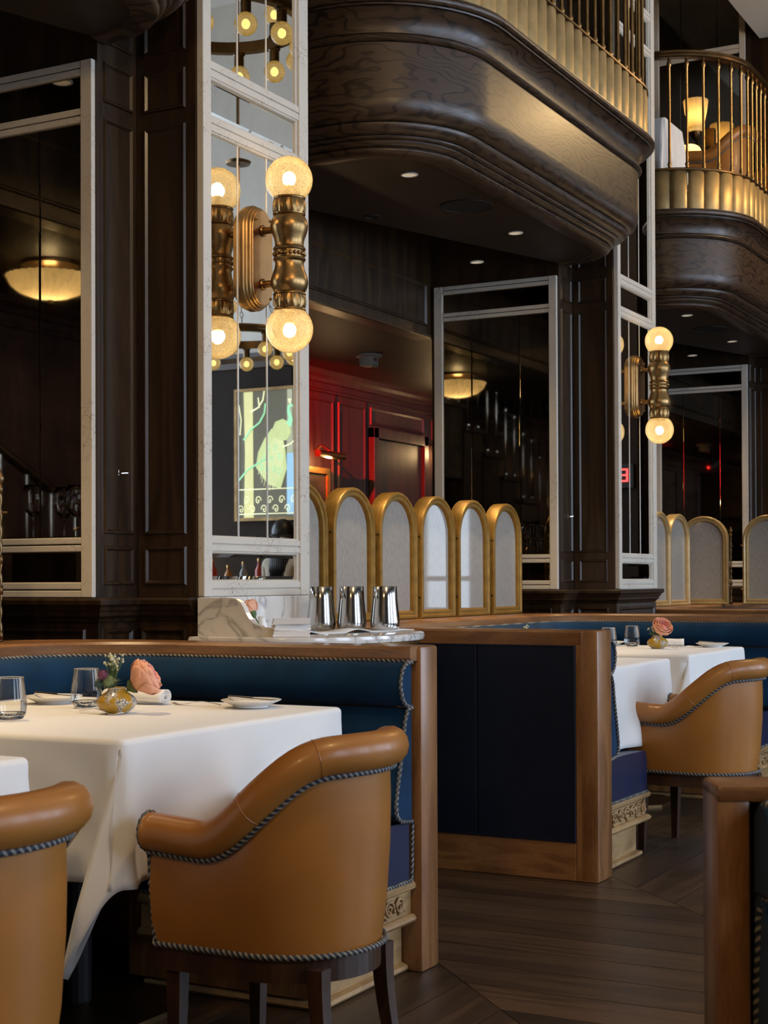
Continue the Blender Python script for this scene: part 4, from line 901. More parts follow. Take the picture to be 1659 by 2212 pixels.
def fork(x, y, a, label, z=ZT):
    t = thing('fork', label, 'fork', (0, 0, 0), 'table forks')
    h = MB(); n = 10; v = []
    for i in range(n+1):
        q = i/n; w_ = .0045-.0022*math.sin(min(1, q*1.3)*PI)*.8; zz = .003+.010*math.sin(q*PI)*(.5+.5*q); v += [(-w_, q*.105, zz), (w_, q*.105, zz), (w_, q*.105, zz+.002), (-w_, q*.105, zz+.002)]
    f = [(i*4+k, i*4+(k+1) % 4, i*4+4+(k+1) % 4, i*4+4+k) for i in range(n) for k in range(4)] + [(0, 1, 2, 3), (n*4+3, n*4+2, n*4+1, n*4)]
    obj('handle', (v, f), SILVER, t, True)
    obj('neck', ([(-.003, .104, .004), (.003, .104, .004), (.0095, .118, .001), (-.0095, .118, .001), (-.003, .104, .006), (.003, .104, .006), (.0095, .118, .003), (-.0095, .118, .003)], [(0, 3, 2, 1), (4, 5, 6, 7), (0, 1, 5, 4), (1, 2, 6, 5), (2, 3, 7, 6), (3, 0, 4, 7)]), SILVER, t)
    for i in range(4):
        x_ = -.0085+i*.0055; obj('tine', tube([(x_+.0005, .117, .002), (x_, .135, .001), (x_*.95, .152, .006)], .0012, 6), SILVER, t)
    t.location = (x, y, z); t.rotation_euler = (0, 0, a)
def knife(x, y, z, a, label, tilt=0):
    t = thing('butter_knife', label, 'knife', (0, 0, 0), 'butter knives')
    obj('handle', tube([(0, 0, 0), (0, .02, .001), (0, .075, 0)], .004, 8, rf=lambda q: .0048-.001*math.sin(q*PI)), SILVER, t, True)
    obj('blade', box(-.007, .007, .074, .15, -.001, .001, .0004), SILVER, t)
    t.location = (x, y, z); t.rotation_euler = (tilt, 0, a)
def roll_napkin(x, y, a, label, z=ZT, L_=.13, r=.022):
    t = thing('rolled_napkin', label, 'napkin', (0, 0, 0), 'rolled white napkins')
    v = []; f = []; n, m = 14, 40
    for i in range(n+1):
        q = i/n; e = 1
        for k in range(m):
            s_ = k/(m-1); an = s_*5.2*PI; rr = r*(.25+.75*s_)*(1+.04*math.sin(q*9+k)); v.append((rr*math.cos(an)*1.25, (q-.5)*L_, r*.82+rr*math.sin(an)*.80))
    f = [(i*m+k, i*m+k+1, (i+1)*m+k+1, (i+1)*m+k) for i in range(n) for k in range(m-1)]
    o = obj('roll', (v, f), CLOTH, t, 2); m_ = o.modifiers.new('solid', 'SOLIDIFY'); m_.thickness = .003
    t.location = (x, y, z); t.rotation_euler = (0, 0, a)
plate(3.485, 2.285, 'white scalloped bread plate at the right of the big draped table'); plate(3.36, 2.87, 'white bread plate behind the left glass on the big table')
plate(7.60, 2.20, 'white bread plate on the middle bay table'); plate(7.60, 2.75, 'white bread plate behind the glasses on the middle bay table')
fork(3.47, 2.375, .08, 'silver fork beside the plate on the big draped table'); fork(3.15, 2.60, 3.0, 'silver fork beside the left glass on the big table'); fork(7.48, 2.22, .5, 'silver fork beside the vase on the middle bay table')
knife(3.49, 2.362, ZT+.026, 3.25, 'silver butter knife lying across the right plate', -.05); knife(3.37, 2.945, ZT+.026, 3.3, 'silver butter knife lying on the left plate', -.05); knife(7.61, 2.272, ZT+.026, 3.25, 'silver butter knife lying on the middle bay plate', -.05)
roll_napkin(3.45, 2.645, .12, 'white rolled napkin right of the yellow vase on the big table', L_=.19, r=.025); roll_napkin(7.60, 2.42, .3, 'white rolled napkin behind the vase on the middle bay table', L_=.14, r=.024)
# ------------------------------------------------------------------ marble service station
t = thing('service_station', 'bow-fronted white marble service station in front of the nearest column', 'station', (4.595, 2.75, 0))
pl = [(4.13, 2.955), (4.13, 2.72)] + [(4.595-.465*math.cos(a*PI/24), 2.72-.33*math.sin(a*PI/24)) for a in range(1, 24)] + [(5.06, 2.72), (5.06, 2.955)]
def slab(poly, z0, z1, e):
    c_ = Vector((4.595, 2.78)); rings = []
    for z, ins in ((z0, e), (z0+e*.3, e*.3), ((z0+z1)/2, 0), (z1-e*.3, e*.3), (z1, e)):
        rings.append([(c_.x+(x-c_.x)*(1-ins/.4), c_.y+(y-c_.y)*(1-ins/.4), z) for x, y in poly])
    n = len(poly); v = [p for r_ in rings for p in r_]; f = [(i*n+k, i*n+(k+1) % n, (i+1)*n+(k+1) % n, (i+1)*n+k) for i in range(4) for k in range(n)] + [tuple(range(n))[::-1], tuple(range(4*n, 5*n))]
    return (v, f)
obj('counter_top', slab(pl, .894, .920, .008), MARBLE, t, True)
obj('brass_edge', slab([(4.595+(x-4.595)*.96, 2.78+(y-2.78)*.96) for x, y in pl], .880, .894, .003), BRASS, t, True)
obj('cabinet', slab([(4.595+(x-4.595)*.9, 2.78+(y-2.78)*.9) for x, y in pl], .02, .88, .002), W_DARK, t)
obj('backsplash', box(4.19, 4.935, 2.938, 2.957, .92, 1.049, .004), MARBLE, t)
sc_ = [(2.957, .920), (2.957, 1.0475), (2.83, 1.0475), (2.806, 1.044), (2.788, 1.034), (2.776, 1.018), (2.766, .998), (2.752, .978), (2.733, .962), (2.712, .956), (2.704, .950), (2.69, .952), (2.668, .950), (2.652, .941), (2.646, .930), (2.648, .920)]
a_ = prism(sc_, 4.188, 4.212, 'x')
obj('scroll_side', a_, MARBLE, t)
# folded napkins, runner, steel cups
def folded(x, y, z, a, label, w_=.125, d=.085, h=.019):
    t = thing('folded_napkin', label, 'napkin', (0, 0, 0), 'folded napkins on the station')
    lay = []
    for i in range(2):
        z0 = h*i/2; hh = h/2; ln = [(-w_/2+.003*i, z0+.0006), (w_/2-.006, z0+.0006), (w_/2-.0015, z0+hh*.25), (w_/2, z0+hh*.5), (w_/2-.0015, z0+hh*.75), (w_/2-.006, z0+hh-.0003), (-w_/2+.003*i, z0+hh-.0003), (-w_/2-.002+.003*i, z0+hh*.5)]
        lay.append(loft([[(px*(1-.04*abs(q)), q*d/2, pz+.0012*math.sin(px*50+q*2)*(pz > z0+hh*.4)) for q in (-1, -.5, 0, .5, 1)] for px, pz in ln]))
    obj('folds', join(*lay), CLOTH, t, True); t.location = (x, y, z); t.rotation_euler = (0, 0, a)
for i in range(3):
    folded(4.235+.010*(i % 2), 2.62+.008*(i % 2), .9205+.0208*i, -.98+.13*(i % 2), ['bottom folded white napkin of the stack on the marble counter', 'middle folded white napkin of the stack on the marble counter', 'top folded white napkin of the stack on the marble counter'][i])
rc = []
for i in range(41):
    q = i/40; x = 4.40+.60*q; y = 2.76-.15*q; zz = .9208+max(0, .011*math.sin(q*15)*(1 if q < .75 else .2)); rc.append((x, y, zz))
b0 = [(x-.055, y-.075, z) for x, y, z in rc]; b1 = [(x+.045, y+.065, .9208+(z-.9208)*.4) for x, y, z in rc]
o = obj('flat_napkin', loft([b0, rc, b1], False), CLOTH, None, 2); m_ = o.modifiers.new('solid', 'SOLIDIFY'); m_.thickness = .0025; m_.offset = 1; setp(o, 'flat rumpled white napkin under the three steel cups', 'napkin')
for i, (x, y) in enumerate(((4.79, 2.835), (4.83, 2.73), (4.87, 2.615))):
    t = thing('steel_cup', ['left polished steel cup on the marble counter', 'middle polished steel cup on the marble counter', 'right polished steel cup on the marble counter'][i], 'cup', (x, y, .924), 'steel cups on the station')
    obj('wall', lathe([(.0001, 0), (.046, 0), (.051, .004), (.0535, .014), (.0535, .03), (.050, .065), (.0455, .11), (.0435, .157), (.0425, .158), (.0445, .11), (.049, .065), (.052, .03), (.047, .008), (.0001, .007)], 48, (x, y, .924)), STEEL, t, 2)
    obj('weld_mark', lathe([(.0001, 0), (.003, .001), (.0055, .004), (.0065, .008)], 8, (x-.043, y-.026, .938)), STEEL, t, 2)
# ------------------------------------------------------------------ chandeliers (some seen in the column mirror, the rest added unseen for their light)
def chandelier(x, y, z, R, n, label, power):
    t = thing('ring_chandelier', label, 'chandelier', (x, y, z), 'bronze ring chandeliers')
    rg = [(R-.02, -.028), (R+.02, -.028), (R+.026, -.018), (R+.026, .018), (R+.02, .028), (R-.02, .028), (R-.02, -.028)]
    obj('ring', lathe(rg, 48, (x, y, z)), BRONZE, t, True)
    obj('canopy', lathe([(.0001, 0), (.09, 0), (.10, .02), (.05, .04), (.0001, .05)], 20, (x, y, z+1.3)), BRONZE, t, True)
    obj('hub_rod', tube([(x, y, z+.75), (x, y, 6.6)], .012, 8), BRONZE, t)
    gm = mesh_of(*sphere((0, 0, 0), .056, 20, 14)[:2], 2, name='globe'); gm.materials.append(CLEARG)
    bmh = mesh_of(*sphere((0, 0, 0), .021, 12, 8, (1, 1, 1.15))[:2], 2, name='bulb'); bmh.materials.append(BULB2)
    sk = lathe([(.0001, 0), (.030, 0), (.032, .01), (.026, .014), (.026, .07), (.029, .074), (.0001, .076)], 16); skm = mesh_of(*sk[:2], True, name='socket'); skm.materials.append(BRONZE)
    for i in range(n):
        a = 2*PI*(i+.3)/n; px, py = x+R*math.cos(a), y+R*math.sin(a)
        for sg in ((1, -1) if i % 2 == 0 else (-1,)):
            inst('socket', skm, t, (px, py, z+sg*.026), (0 if sg > 0 else PI, 0, 0))
            gl = inst('globe', gm, t, (px, py, z+sg*.150)); b = bpy.data.objects.new('bulb', bmh); COL.objects.link(b); b.parent = gl; b.location = (0, 0, 0)
    for i in range(3):
        a = 2*PI*i/3+.4; A = Vector((x+R*math.cos(a), y+R*math.sin(a), z+.03)); B = Vector((x, y, z+.75)); L_ = (B-A).length; q = int(L_/.05); d = (B-A).normalized(); mb = MB()
        for j in range(q):
            c_ = A+d*(j+.5)*L_/q; up = d; sd = d.cross(Vector((0, 0, 1))).normalized(); sd2 = d.cross(sd); s_ = sd if j % 2 else sd2
            mb.add(tube([c_+up*.030*math.cos(k*PI/4)+s_*.011*math.sin(k*PI/4) for k in range(8)], .003, 5, True))
        obj('chain', mb.vf(), BRONZE, t, 2)
    if power:
        point_light('chandelier_glow', (0, 0, -.10), power, WARM, .14, t)
chandelier(6.35, 1.62, 3.92, .40, 12, 'bronze ring chandelier with globe bulbs mirrored at the top of the nearest column', 0)
chandelier(9.6, -.45, 2.95, .42, 10, 'farther bronze ring chandelier mirrored below the sconce on the column', 0)
chandelier(2.5, .35, 3.75, .45, 12, 'added bronze ring chandelier, out of view, lighting the front tables from above', 58)  # added overhead out of view to warm the tables and chairs
chandelier(10.2, 1.3, 4.6, .45, 12, 'added bronze ring chandelier, out of view, high in front of the far balcony', 50)  # unseen addition; carries light the mirrored chandeliers don't give
chandelier(-1.3, .5, 3.5, .45, 12, 'added bronze ring chandelier behind the camera, serving as fill light', 75)  # invented fixture behind the camera, brightens surfaces that face it
# ------------------------------------------------------------------ etched peacock glass opposite (mirrored in the column)
PX = 12.03
t = thing('etched_glass_panel', 'backlit etched glass panel with a peacock, mirrored in the nearest column', 'glass panel', (PX, -1.73, 1.71))
def em(name, c_, s_): return plain(name, tuple(q*.5 for q in c_), .4, emit=c_, estr=s_)
E_BG = em('etched_dark_ground', (.055, .05, .025), 1.0); E_TR = em('etched_trunk', (.66, .66, .30), .6); E_PE = em('etched_peacock', (.50, .60, .26), .65); E_NK = em('etched_neck', (.25, .60, .36), .9); E_LN = em('etched_line', (.80, .84, .55), .75); E_BL = em('etched_blue', (.30, .55, .78), .6)
Y0, Y1, Z0, Z1 = -2.08, -1.40, 1.70, 2.885
def Q(u, v): return (Y0+u*(Y1-Y0), Z0+v*(Z1-Z0))
obj('ground_pane', box(PX, PX+.012, Y0, Y1, Z0, Z1), E_BG, t)
def dec(nm, poly, m, lift=.002): return obj(nm, prism([Q(*p) for p in poly][::-1], PX-lift-.002, PX-lift, 'x'), m, t)
dec('trunk', [(.10, 0), (.26, 0), (.255, .5), (.25, 1), (.10, 1), (.12, .5)], E_TR)
dec('pale_trunk', [(.80, .5), (.90, .5), (.89, 1), (.81, 1)], em('etched_pale', (.30, .32, .22), .8)); dec('blue_water', [(.80, .02), (.98, .02), (.98, .14), (.90, .50), (.80, .50)], E_BL)
dec('tail', [(.56, .70), (.74, .62), (.78, .52), (.80, .38), (.70, .22), (.60, .24), (.50, .26), (.38, .34), (.30, .40), (.34, .52), (.44, .62)], E_PE, .004)
dec('body', [(.56, .68), (.62, .75), (.74, .77), (.84, .74), (.87, .66), (.80, .60), (.70, .60), (.60, .63)], E_PE, .005)
dec('neck', [(.80, .73), (.87, .70), (.90, .76), (.865, .82), (.85, .855), (.90, .865), (.915, .85), (.895, .88), (.86, .885), (.815, .865), (.81, .82), (.835, .775)], E_NK, .006)
for a in (-.5, -.15, .2): dec('crest_feather', [(.855, .88), (.85+.06*math.sin(a), .925), (.865+.06*math.sin(a), .925)], E_LN, .006)
def dtube(nm, pts, r, m=E_LN): return obj(nm, tube([(PX-.005, *Q(*p)) for p in pts], r, 6), m, t, 2)
for i, (u, v) in enumerate(((.50, .55), (.62, .55), (.44, .47), (.56, .46), (.68, .48), (.48, .38), (.60, .38), (.40, .40), (.68, .36))):
    dtube('tail_eye', [(u+.022*math.cos(a*PI/5), v+.022*math.sin(a*PI/5)) for a in range(11)], .004, E_NK)
for i in range(13):
    q = i/12; dtube('tail_strand', [(.62+.12*q, .64-.02*q), (.44+.30*q, .50-.03*math.sin(q*PI)), (.36+.36*q, .38-.10*math.sin(q*PI)), (.34+.38*q+.01*math.sin(i*2), .34-.13*math.sin(q*PI))], .0022)
for i in range(5):
    for j in range(3): dtube('breast_scale', [(.62+.05*i+.015*math.cos(a*PI/4), .64+.035*j+.012*i*.3+.012*math.sin(a*PI/4)) for a in range(5)], .002)
dtube('branch', [(.10, .62), (.22, .70), (.36, .75), (.44, .82), (.46, .90)], .009, E_NK); dtube('branch', [(.22, .84), (.34, .87), (.42, .93), (.44, 1.0)], .008); dtube('branch', [(.36, .87), (.34, .95)], .006)
dtube('branch', [(.02, .30), (.16, .38), (.34, .43), (.46, .46)], .009, E_NK); dtube('branch', [(.74, .55), (.86, .57), (.98, .62)], .007); dtube('branch', [(.04, .66), (.06, .78), (.02, .9)], .006)
for i in range(5):
    for j, sg in enumerate((1, -1)):
        c0 = (.10+i*.19, .10); dtube('iron_scroll', [(c0[0]+sg*(.045+.05*(1-q/14)*math.cos(q*.62)), c0[1]+(-.035 if j else .035)+.04*(1-q/14)*math.sin(q*.62)) for q in range(15)], .0045)
dtube('iron_rail', [(0, .225), (1, .225)], .005); dtube('iron_rail', [(0, .03), (1, .03)], .005)
obj('bronze_frame', join(box(PX-.02, PX+.02, Y0-.03, Y0, Z0-.03, Z1+.03), box(PX-.02, PX+.02, Y1, Y1+.03, Z0-.03, Z1+.03), box(PX-.02, PX+.02, Y0, Y1, Z0-.03, Z0), box(PX-.02, PX+.02, Y0, Y1, Z1, Z1+.03)), BRONZE, t)
bc = thing('back_bar', 'dark back bar with bottles, mirrored low in the nearest column', 'bar', (11.75, -1.9, 0))
obj('counter', box(11.45, 12.04, -3.4, -.4, 1.0, 1.05, .005), W_OAKH, bc); obj('front', box(11.52, 12.04, -3.35, -.45, 0, 1.0), W_DARK, bc)
GLOWY = [plain('amber_bottle', (.6, .25, .04), .1, trans=.6), plain('clear_bottle', (.8, .8, .7), .05, trans=.9), plain('red_bottle', (.5, .06, .03), .1, trans=.5)]
for i in range(7):
    y = -2.55+i*.17; z = 1.05; o = thing('bottle', ['amber', 'clear', 'red'][i % 3]+' glass bottle on the mirrored back bar, '+['first', 'second', 'third', 'fourth', 'fifth', 'sixth', 'seventh'][i]+' in its row', 'bottle', (11.8, y, z), 'bottles on the back bar')
    h = .20+.03*(i % 3); obj('glass', lathe([(.0001, 0), (.035, 0), (.037, .01), (.037, h*.6), (.014, h*.78), (.012, h), (.0001, h)], 16, (11.8, y, z)), GLOWY[i % 3], o, True); obj('cap', lathe([(.0135, h-.02), (.0135, h+.006), (.0001, h+.006)], 12, (11.8, y, z)), BRASS, o)
sl = thing('bar_lamp', 'small warm lamp on the mirrored back bar', 'lamp', (11.85, -2.75, 1.05)); obj('base', lathe([(.0001, 0), (.05, 0), (.05, .01), (.012, .02), (.012, .14), (.0001, .14)], 16, (11.85, -2.75, 1.05)), BRASS, sl, True); obj('shade', lathe([(.07, .12), (.05, .24)], 20, (11.85, -2.75, 1.05)), em('lamp_shade_glow', (1, .75, .4), 3), sl, 2); point_light('bar_lamp_glow', (-.1, 0, .16), 6, WARM, .05, sl)
# ------------------------------------------------------------------ back room furnishings
fl = [(2.65, 'scalloped glass ceiling light reflected in the left mirror'), (6.62, 'scalloped glass ceiling light reflected at the left of the middle mirror'), (10.9, 'scalloped glass ceiling light reflected in the far right mirror')]
def ribglass():
    m = bpy.data.materials.new('ribbed_amber_glass'); m.use_nodes = True; nt = m.node_tree; L = nt.links; nt.nodes.clear(); out = nd(nt, 'ShaderNodeOutputMaterial')
    tl = nd(nt, 'ShaderNodeBsdfTranslucent'); tl.inputs[0].default_value = (1, .88, .62, 1); df = nd(nt, 'ShaderNodeBsdfPrincipled'); df.inputs['Base Color'].default_value = (.8, .7, .45, 1); df.inputs['Roughness'].default_value = .2
    mx = nd(nt, 'ShaderNodeMixShader'); mx.inputs[0].default_value = .25; L.new(tl.outputs[0], mx.inputs[1]); L.new(df.outputs[0], mx.inputs[2]); L.new(mx.outputs[0], out.inputs[0]); return m
RIB = ribglass()
for x, lb in fl:
    y, z = 4.60, 2.55; t = thing('ceiling_light', lb, 'ceiling light', (x, y, z), 'scalloped bowl ceiling lights')
    obj('canopy', lathe([(.0001, 0), (.13, 0), (.13, -.015), (.05, -.03), (.04, -.06), (.0001, -.06)], 28, (x, y, z)), BRASS, t, True)
    obj('glass_bowl', lathe([(.185, -.058), (.192, -.062), (.186, -.075), (.170, -.105), (.135, -.135), (.085, -.155), (.03, -.165), (.0001, -.166)], 120, (x, y, z), 30, .045, (-.14, -.05)), RIB, t, True)
    obj('finial', lathe([(.0001, -.165), (.014, -.170), (.010, -.185), (.0001, -.19)], 12, (x, y, z)), BRASS, t, True)
    point_light('bowl_glow', (0, 0, -.09), 1.5, (1, .78, .42), .03, t)
st = thing('staircase', 'dark staircase with slender metal balusters, seen in the antiqued mirrors', 'staircase', (4.2, 5.0, 0))
for i in range(15):
    x = 1.3+i*.345; z = .13+i*.162
    if z > 2.42: break
    obj('tread', box(x, x+.37, 4.75, 5.32, z-.035, z, .006), W_DARK, st); obj('riser', box(x+.02, x+.34, 4.79, 5.32, max(0, z-.55), z-.035), W_DARK, st)
    for q in (.08, .25):
        xx = x+q; zt = 1.02+.47*(xx-1.3)
        pr = [(.010, 0), (.018, .01), (.018, .03), (.008, .045), (.008, (zt-z)*.5), (.017, (zt-z)*.52), (.008, (zt-z)*.54), (.008, zt-z)]
        obj('baluster', lathe(pr, 8, (xx, 4.80, z)), STEEL, st, 2)
obj('handrail', tube([(1.2, 4.80, .97), (4.55, 4.80, 1.02+.47*3.25)], .024, 10), W_DARK, st, True)
sd = thing('smoke_detector', 'white FIRE smoke detector on the dark ceiling above the gilt screens', 'detector', (8.55, 4.70, 2.55))
obj('base', lathe([(.0001, 0), (.085, 0), (.085, -.012), (.075, -.018), (.0001, -.018)], 28, (8.55, 4.70, 2.55)), WHITEP, sd, True); obj('housing', box(8.50, 8.60, 4.655, 4.745, 2.475, 2.534, .006), WHITEP, sd, True); obj('lens', box(8.51, 8.59, 4.65, 4.66, 2.465, 2.485, .002), GLASS, sd)
def text(parent, s_, loc, size, rot, m, ext=.001):
    cu = bpy.data.curves.new('lettering', 'FONT'); cu.body = s_; cu.size = size; cu.extrude = ext; cu.align_x = 'CENTER'; cu.align_y = 'CENTER'
    o = bpy.data.objects.new('tmp_text', cu); COL.objects.link(o); dg = bpy.context.evaluated_depsgraph_get(); me = bpy.data.meshes.new_from_object(o.evaluated_get(dg)); bpy.data.objects.remove(o)
    n = bpy.data.objects.new('lettering', me); COL.objects.link(n); me.materials.clear(); me.materials.append(m); n.parent = parent; n.location = Vector(loc)-ORI[parent.name]; n.rotation_euler = rot; return n
text(sd, 'FIRE', (8.55, 4.653, 2.515), .028, (PI/2, 0, 0), plain('red_print', (.3, .03, .02), .5))
ex = thing('exit_sign', 'red EXIT sign, mirrored in the second column', 'sign', (12.03, 1.62, 1.96)); obj('box', box(12.02, 12.05, 1.42, 1.82, 1.86, 2.06, .004), BLACK, ex); REDG = em('red_neon', (1, .03, .03), 4); text(ex, 'EXIT', (12.017, 1.62, 1.96), .16, (PI/2, 0, -PI/2), REDG)
rs = thing('wall_spotlight', 'red spotlight in the back room hidden behind the nearest column', 'spotlight', (7.55, 4.9, 2.55)); obj('stem', tube([(7.55, 4.9, 2.55), (7.55, 4.9, 2.42)], .010, 8), BLACK, rs); obj('can', tube([(7.47, 4.87, 2.44), (7.62, 4.93, 2.37)], .045, 16), BLACK, rs, True); obj('red_lens', sphere((7.61, 4.926, 2.375), .02, 12, 8), REDG, rs, 2)
d_ = bpy.data.lights.new('red_beam', 'SPOT'); d_.energy = 380; d_.color = (1, .02, .02); d_.spot_size = .75; d_.spot_blend = .8; d_.shadow_soft_size = .008
o_ = bpy.data.objects.new('red_beam', d_); COL.objects.link(o_); o_.parent = rs; o_.location = (.12, .05, -.20); o_.rotation_euler = Vector((1.75, .40, -.22)).to_track_quat('-Z', 'Y').to_euler()
sp = thing('wall_spotlight', 'small bright spotlight on the mahogany wall beside the door', 'spotlight', (10.72, 5.35, 2.16)); obj('bracket', tube([(10.72, 5.35, 2.16), (10.72, 5.27, 2.16)], .008, 8), BRASS, sp); obj('head', lathe([(.0001, 0), (.025, 0), (.03, -.06), (.026, -.06)], 16, (10.72, 5.26, 2.19)), BRASS, sp, True); obj('bulb', sphere((10.72, 5.26, 2.125), .022, 12, 8), BULB, sp, 2); point_light('spot_glow', (0, -.12, -.06), 3, WARM, .03, sp)
pc = thing('picture_light', 'brass picture light on the mahogany wall above the gilt screens', 'picture light', (8.95, 5.35, 1.98)); obj('shade', tube([(8.78, 5.22, 1.96), (9.13, 5.22, 1.96)], .026, 14), BRASS, pc, True); obj('bracket', tube([(8.95, 5.35, 1.99), (8.95, 5.29, 2.03), (8.95, 5.22, 1.98)], .008, 8), BRASS, pc, True); point_light('picture_glow', (0, -.13, -.06), 2.5, WARM, .03, pc)
pf = thing('framed_picture', 'gilt framed dark picture under the brass picture light', 'picture', (8.95, 5.34, 1.6)); obj('frame', join(box(8.78, 9.12, 5.32, 5.35, 1.84, 1.88), box(8.78, 9.12, 5.32, 5.35, 1.28, 1.32), box(8.78, 8.82, 5.32, 5.35, 1.32, 1.84), box(9.08, 9.12, 5.32, 5.35, 1.32, 1.84)), GOLD, pf); obj('canvas', box(8.82, 9.08, 5.335, 5.35, 1.32, 1.84), plain('dark_canvas', (.05, .035, .02), .5, noise=.5, nscale=8), pf)
# trays of stemware on a shelf behind the screens
def stem(x, y, z, label):
    t = thing('wine_glass', label, 'wine glass', (x, y, z), 'stemmed wine glasses on the back shelf')
    obj('bowl', lathe([(.0001, 0), (.032, 0), (.033, .002), (.006, .006), (.0038, .012), (.0038, .085), (.012, .092), (.034, .115), (.043, .145), (.041, .175), (.033, .205), (.032, .205), (.040, .175), (.042, .145), (.033, .117), (.010, .095), (.0001, .094)], 28, (x, y, z)), GLASS, t, 2)
tr = thing('shelf_console', 'dark console shelf behind the gilt screens carrying wine glasses', 'console', (6.6, 3.68, 0)); obj('top', box(5.3, 7.95, 3.52, 3.86, 1.225, 1.25, .004), W_DARK, tr); obj('body', box(5.35, 7.9, 3.54, 3.84, 0, 1.225), W_DARK, tr)
tr2 = thing('shelf_console', 'dark console shelf at left carrying the mirrored wine glasses', 'console', (2.5, 3.68, 0)); obj('top', box(1.3, 3.80, 3.52, 3.86, 1.225, 1.25, .004), W_DARK, tr2); obj('body', box(1.35, 3.75, 3.54, 3.84, 0, 1.225), W_DARK, tr2)
for cx0, T_ in ((7.2, tr), (3.05, tr2)):
    obj('gallery_rail', tube([(cx0, 3.55, 1.25), (cx0, 3.55, 1.285), (cx0+.02, 3.55, 1.295), (cx0+.68, 3.55, 1.295), (cx0+.70, 3.55, 1.285), (cx0+.70, 3.55, 1.25)], .004, 6), BRASS, T_)
n_ = ['first', 'second', 'third', 'fourth', 'fifth', 'sixth', 'seventh', 'eighth', 'ninth', 'tenth', 'eleventh', 'twelfth']
for i in range(12):
    stem(6.98+.085*i, 3.62+.13*(i % 2), 1.25, 'stemmed wine glass on the shelf behind the screens, %s from the left' % n_[i])
for i in range(8):
    stem(3.14+.085*i, 3.62+.13*(i % 2), 1.25, 'stemmed wine glass on the left shelf seen in the mirror, %s in its row' % n_[i])
# ------------------------------------------------------------------ upstairs lamp
t = thing('wall_lamp', 'fluted glass wall lamp upstairs behind the balusters', 'lamp', (12.0, 3.55, 4.66))
obj('shade', lathe([(.05, .02), (.058, .05), (.085, .18), (.098, .27), (.094, .275), (.08, .18), (.053, .05)], 80, (11.9, 3.55, 4.66), 16, .03, (.03, .28)), RIB, t, True)
obj('holder', lathe([(.0001, -.04), (.02, -.04), (.05, .0), (.052, .02), (.0001, .02)], 20, (11.9, 3.55, 4.66)), BRONZE, t, True)
obj('bracket', join(tube([(11.9, 3.55, 4.63), (11.95, 3.55, 4.58), (12.26, 3.55, 4.66)], .012, 8), box(12.24, 12.27, 3.50, 3.60, 4.52, 4.80)), BRONZE, t)
obj('bulb', sphere((11.9, 3.55, 4.77), .028, 12, 8), BULB2, t, 2); point_light('lamp_glow', (-.1, 0, .16), .5, WARM, .04, t)
t = thing('table_lamp', 'low ribbed glass lamp glowing beside the upstairs chair', 'lamp', (11.3, 3.42, 4.25)); obj('shade', sphere((11.3, 3.42, 4.36), .085, 60, 14, (1, 1, .62)), RIB, t, 2); obj('base', lathe([(.0001, 0), (.05, 0), (.05, .012), (.015, .02), (.015, .06), (.0001, .06)], 16, (11.3, 3.42, 4.25)), BRASS, t, True); point_light('lamp_glow', (0, 0, .11), .6, WARM, .03, t)
sd_ = thing('side_table', 'small side table upstairs under the ribbed glass lamp', 'table', (11.3, 3.42, 3.6)); obj('top', lathe([(.0001, .65), (.16, .65), (.165, .64), (.16, .625), (.0001, .625)], 28, (11.3, 3.42, 3.6)), W_OAK, sd_, True); obj('column', lathe([(.0001, 0), (.14, 0), (.14, .015), (.02, .04), (.02, .625), (.0001, .625)], 20, (11.3, 3.42, 3.6)), BRONZE, sd_, True)
# ------------------------------------------------------------------ guest at the back bar (only mirrored)
BX, BY = 10.95, -.93
bs = thing('bar_stool', 'bar stool under the guest mirrored in the nearest column', 'stool', (BX, BY, 0))
obj('seat', lathe([(.0001, .70), (.16, .70), (.18, .72), (.17, .745), (.0001, .75)], 28, (BX, BY, 0)), BLEATH, bs, True)
for i in range(4):
    a = PI/4+i*PI/2; obj('leg', tube([(BX+.13*math.cos(a), BY+.13*math.sin(a), .70), (BX+.20*math.cos(a), BY+.20*math.sin(a), 0)], .014, 8), W_LEG, bs)
obj('foot_ring', tube([(BX+.18*math.cos(i*PI/12), BY+.18*math.sin(i*PI/12), .28) for i in range(24)], .009, 6, True), BRASS, bs, 2)
sk = {'pel': (0, 0, .835, .135), 'sp': (.02, 0, .98, .118), 'ch': (.03, 0, 1.16, .132), 'nb': (.02, 0, 1.31, .06), 'nk': (.03, 0, 1.375, .046), 'hd': (.045, 0, 1.455, .082), 'tp': (.045, 0, 1.545, .076)}
ed = [('pel', 'sp'), ('sp', 'ch'), ('ch', 'nb'), ('nb', 'nk'), ('nk', 'hd'), ('hd', 'tp')]
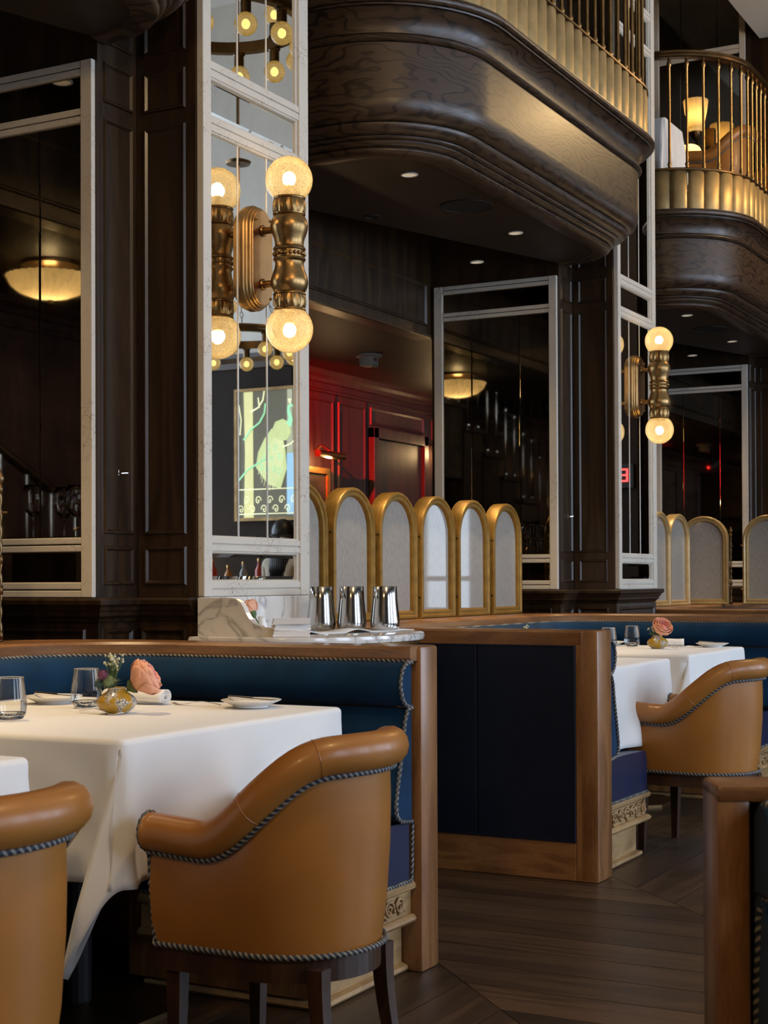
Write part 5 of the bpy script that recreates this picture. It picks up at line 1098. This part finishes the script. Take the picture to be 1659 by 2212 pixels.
for sd, sg in (('l', 1), ('r', -1)):
    for nm, x, y, z, r in (('sh', .02, .155, 1.275, .055), ('el', .10, .20, 1.06, .042), ('wr', .36, .15, 1.085, .027), ('hn', .42, .14, 1.09, .026), ('hp', .03, .085, .81, .092), ('kn', .40, .11, .82, .066), ('an', .34, .11, .42, .042), ('to', .46, .12, .36, .036)):
        sk[nm+sd] = (x, sg*y, z, r)
    ed += [('ch', 'sh'+sd), ('sh'+sd, 'el'+sd), ('el'+sd, 'wr'+sd), ('wr'+sd, 'hn'+sd), ('pel', 'hp'+sd), ('hp'+sd, 'kn'+sd), ('kn'+sd, 'an'+sd), ('an'+sd, 'to'+sd)]
    for q, (dy, ln) in enumerate(((.045, .045), (.024, .078), (.008, .086), (-.008, .080), (-.024, .064))):
        sk['f%d%s' % (q, sd)] = (.43+ln*.55, sg*(.14-dy), 1.088, .009); sk['g%d%s' % (q, sd)] = (.43+ln, sg*(.14-dy*1.1), 1.078, .008)
        ed += [('hn'+sd, 'f%d%s' % (q, sd)), ('f%d%s' % (q, sd), 'g%d%s' % (q, sd))]
keys = list(sk); me = bpy.data.meshes.new('body'); me.from_pydata([(BX+sk[k][0], BY+sk[k][1], sk[k][2]) for k in keys], [(keys.index(a), keys.index(b)) for a, b in ed], [])
pt = bpy.data.objects.new('person', me); COL.objects.link(pt); setp(pt, 'seated guest in a beige top with long dark hair, mirrored in the column', 'person')
m_ = pt.modifiers.new('skin', 'SKIN'); me.skin_vertices or None
sl = me.skin_vertices[0].data if me.skin_vertices else None
if sl is None:
    bmm = bmesh.new(); bmm.from_mesh(me); bmm.verts.layers.skin.verify(); bmm.to_mesh(me); bmm.free(); sl = me.skin_vertices[0].data
for i, k in enumerate(keys): sl[i].radius = (sk[k][3], sk[k][3]); sl[i].use_root = (k == 'pel')
pt.modifiers.new('sub', 'SUBSURF').levels = 2; pt.modifiers['sub'].render_levels = 2
me.materials.append(plain('beige_top', (.42, .36, .27), .8))
SKIN = plain('skin', (.55, .36, .26), .5); HAIR = plain('dark_hair', (.010, .007, .005), .4)
hx, hy, hz_ = BX+.045, BY, 1.50
obj('face', join(sphere((hx+.012, hy, hz_-.01), .088, 20, 14, (.98, .84, 1.22)), sphere((hx+.103, hy, hz_-.02), .014, 10, 8, (1, .8, 1.5)), sphere((hx+.088, hy, hz_-.062), .016, 10, 6, (.7, 1.3, .5))), SKIN, pt, 2)
for sg in (1, -1): obj('eye', sphere((hx+.086, hy+sg*.032, hz_+.005), .011, 10, 8), HAIR, pt, 2); obj('ear', sphere((hx+.0, hy+sg*.078, hz_-.01), .022, 10, 8, (.8, .4, 1.3)), SKIN, pt, 2)
hair = MB(); hair.add(sphere((hx-.012, hy, hz_+.018), .104, 22, 16, (.98, .92, 1.12)))
for i in range(16):
    a = PI*.55+i/15*PI*.9; x0, y0 = hx-.01+.085*math.cos(a), hy+.085*math.sin(a)
    hair.add(tube([(x0, y0, hz_), (x0-.012, y0*1.0, hz_-.12), (x0-.03, hy+(y0-hy)*1.15, hz_-.26), (x0-.035, hy+(y0-hy)*1.2, hz_-.38)], .02, 7, rf=lambda t: .024*(1-.75*t)))
obj('hair', hair.vf(), HAIR, pt, 2)
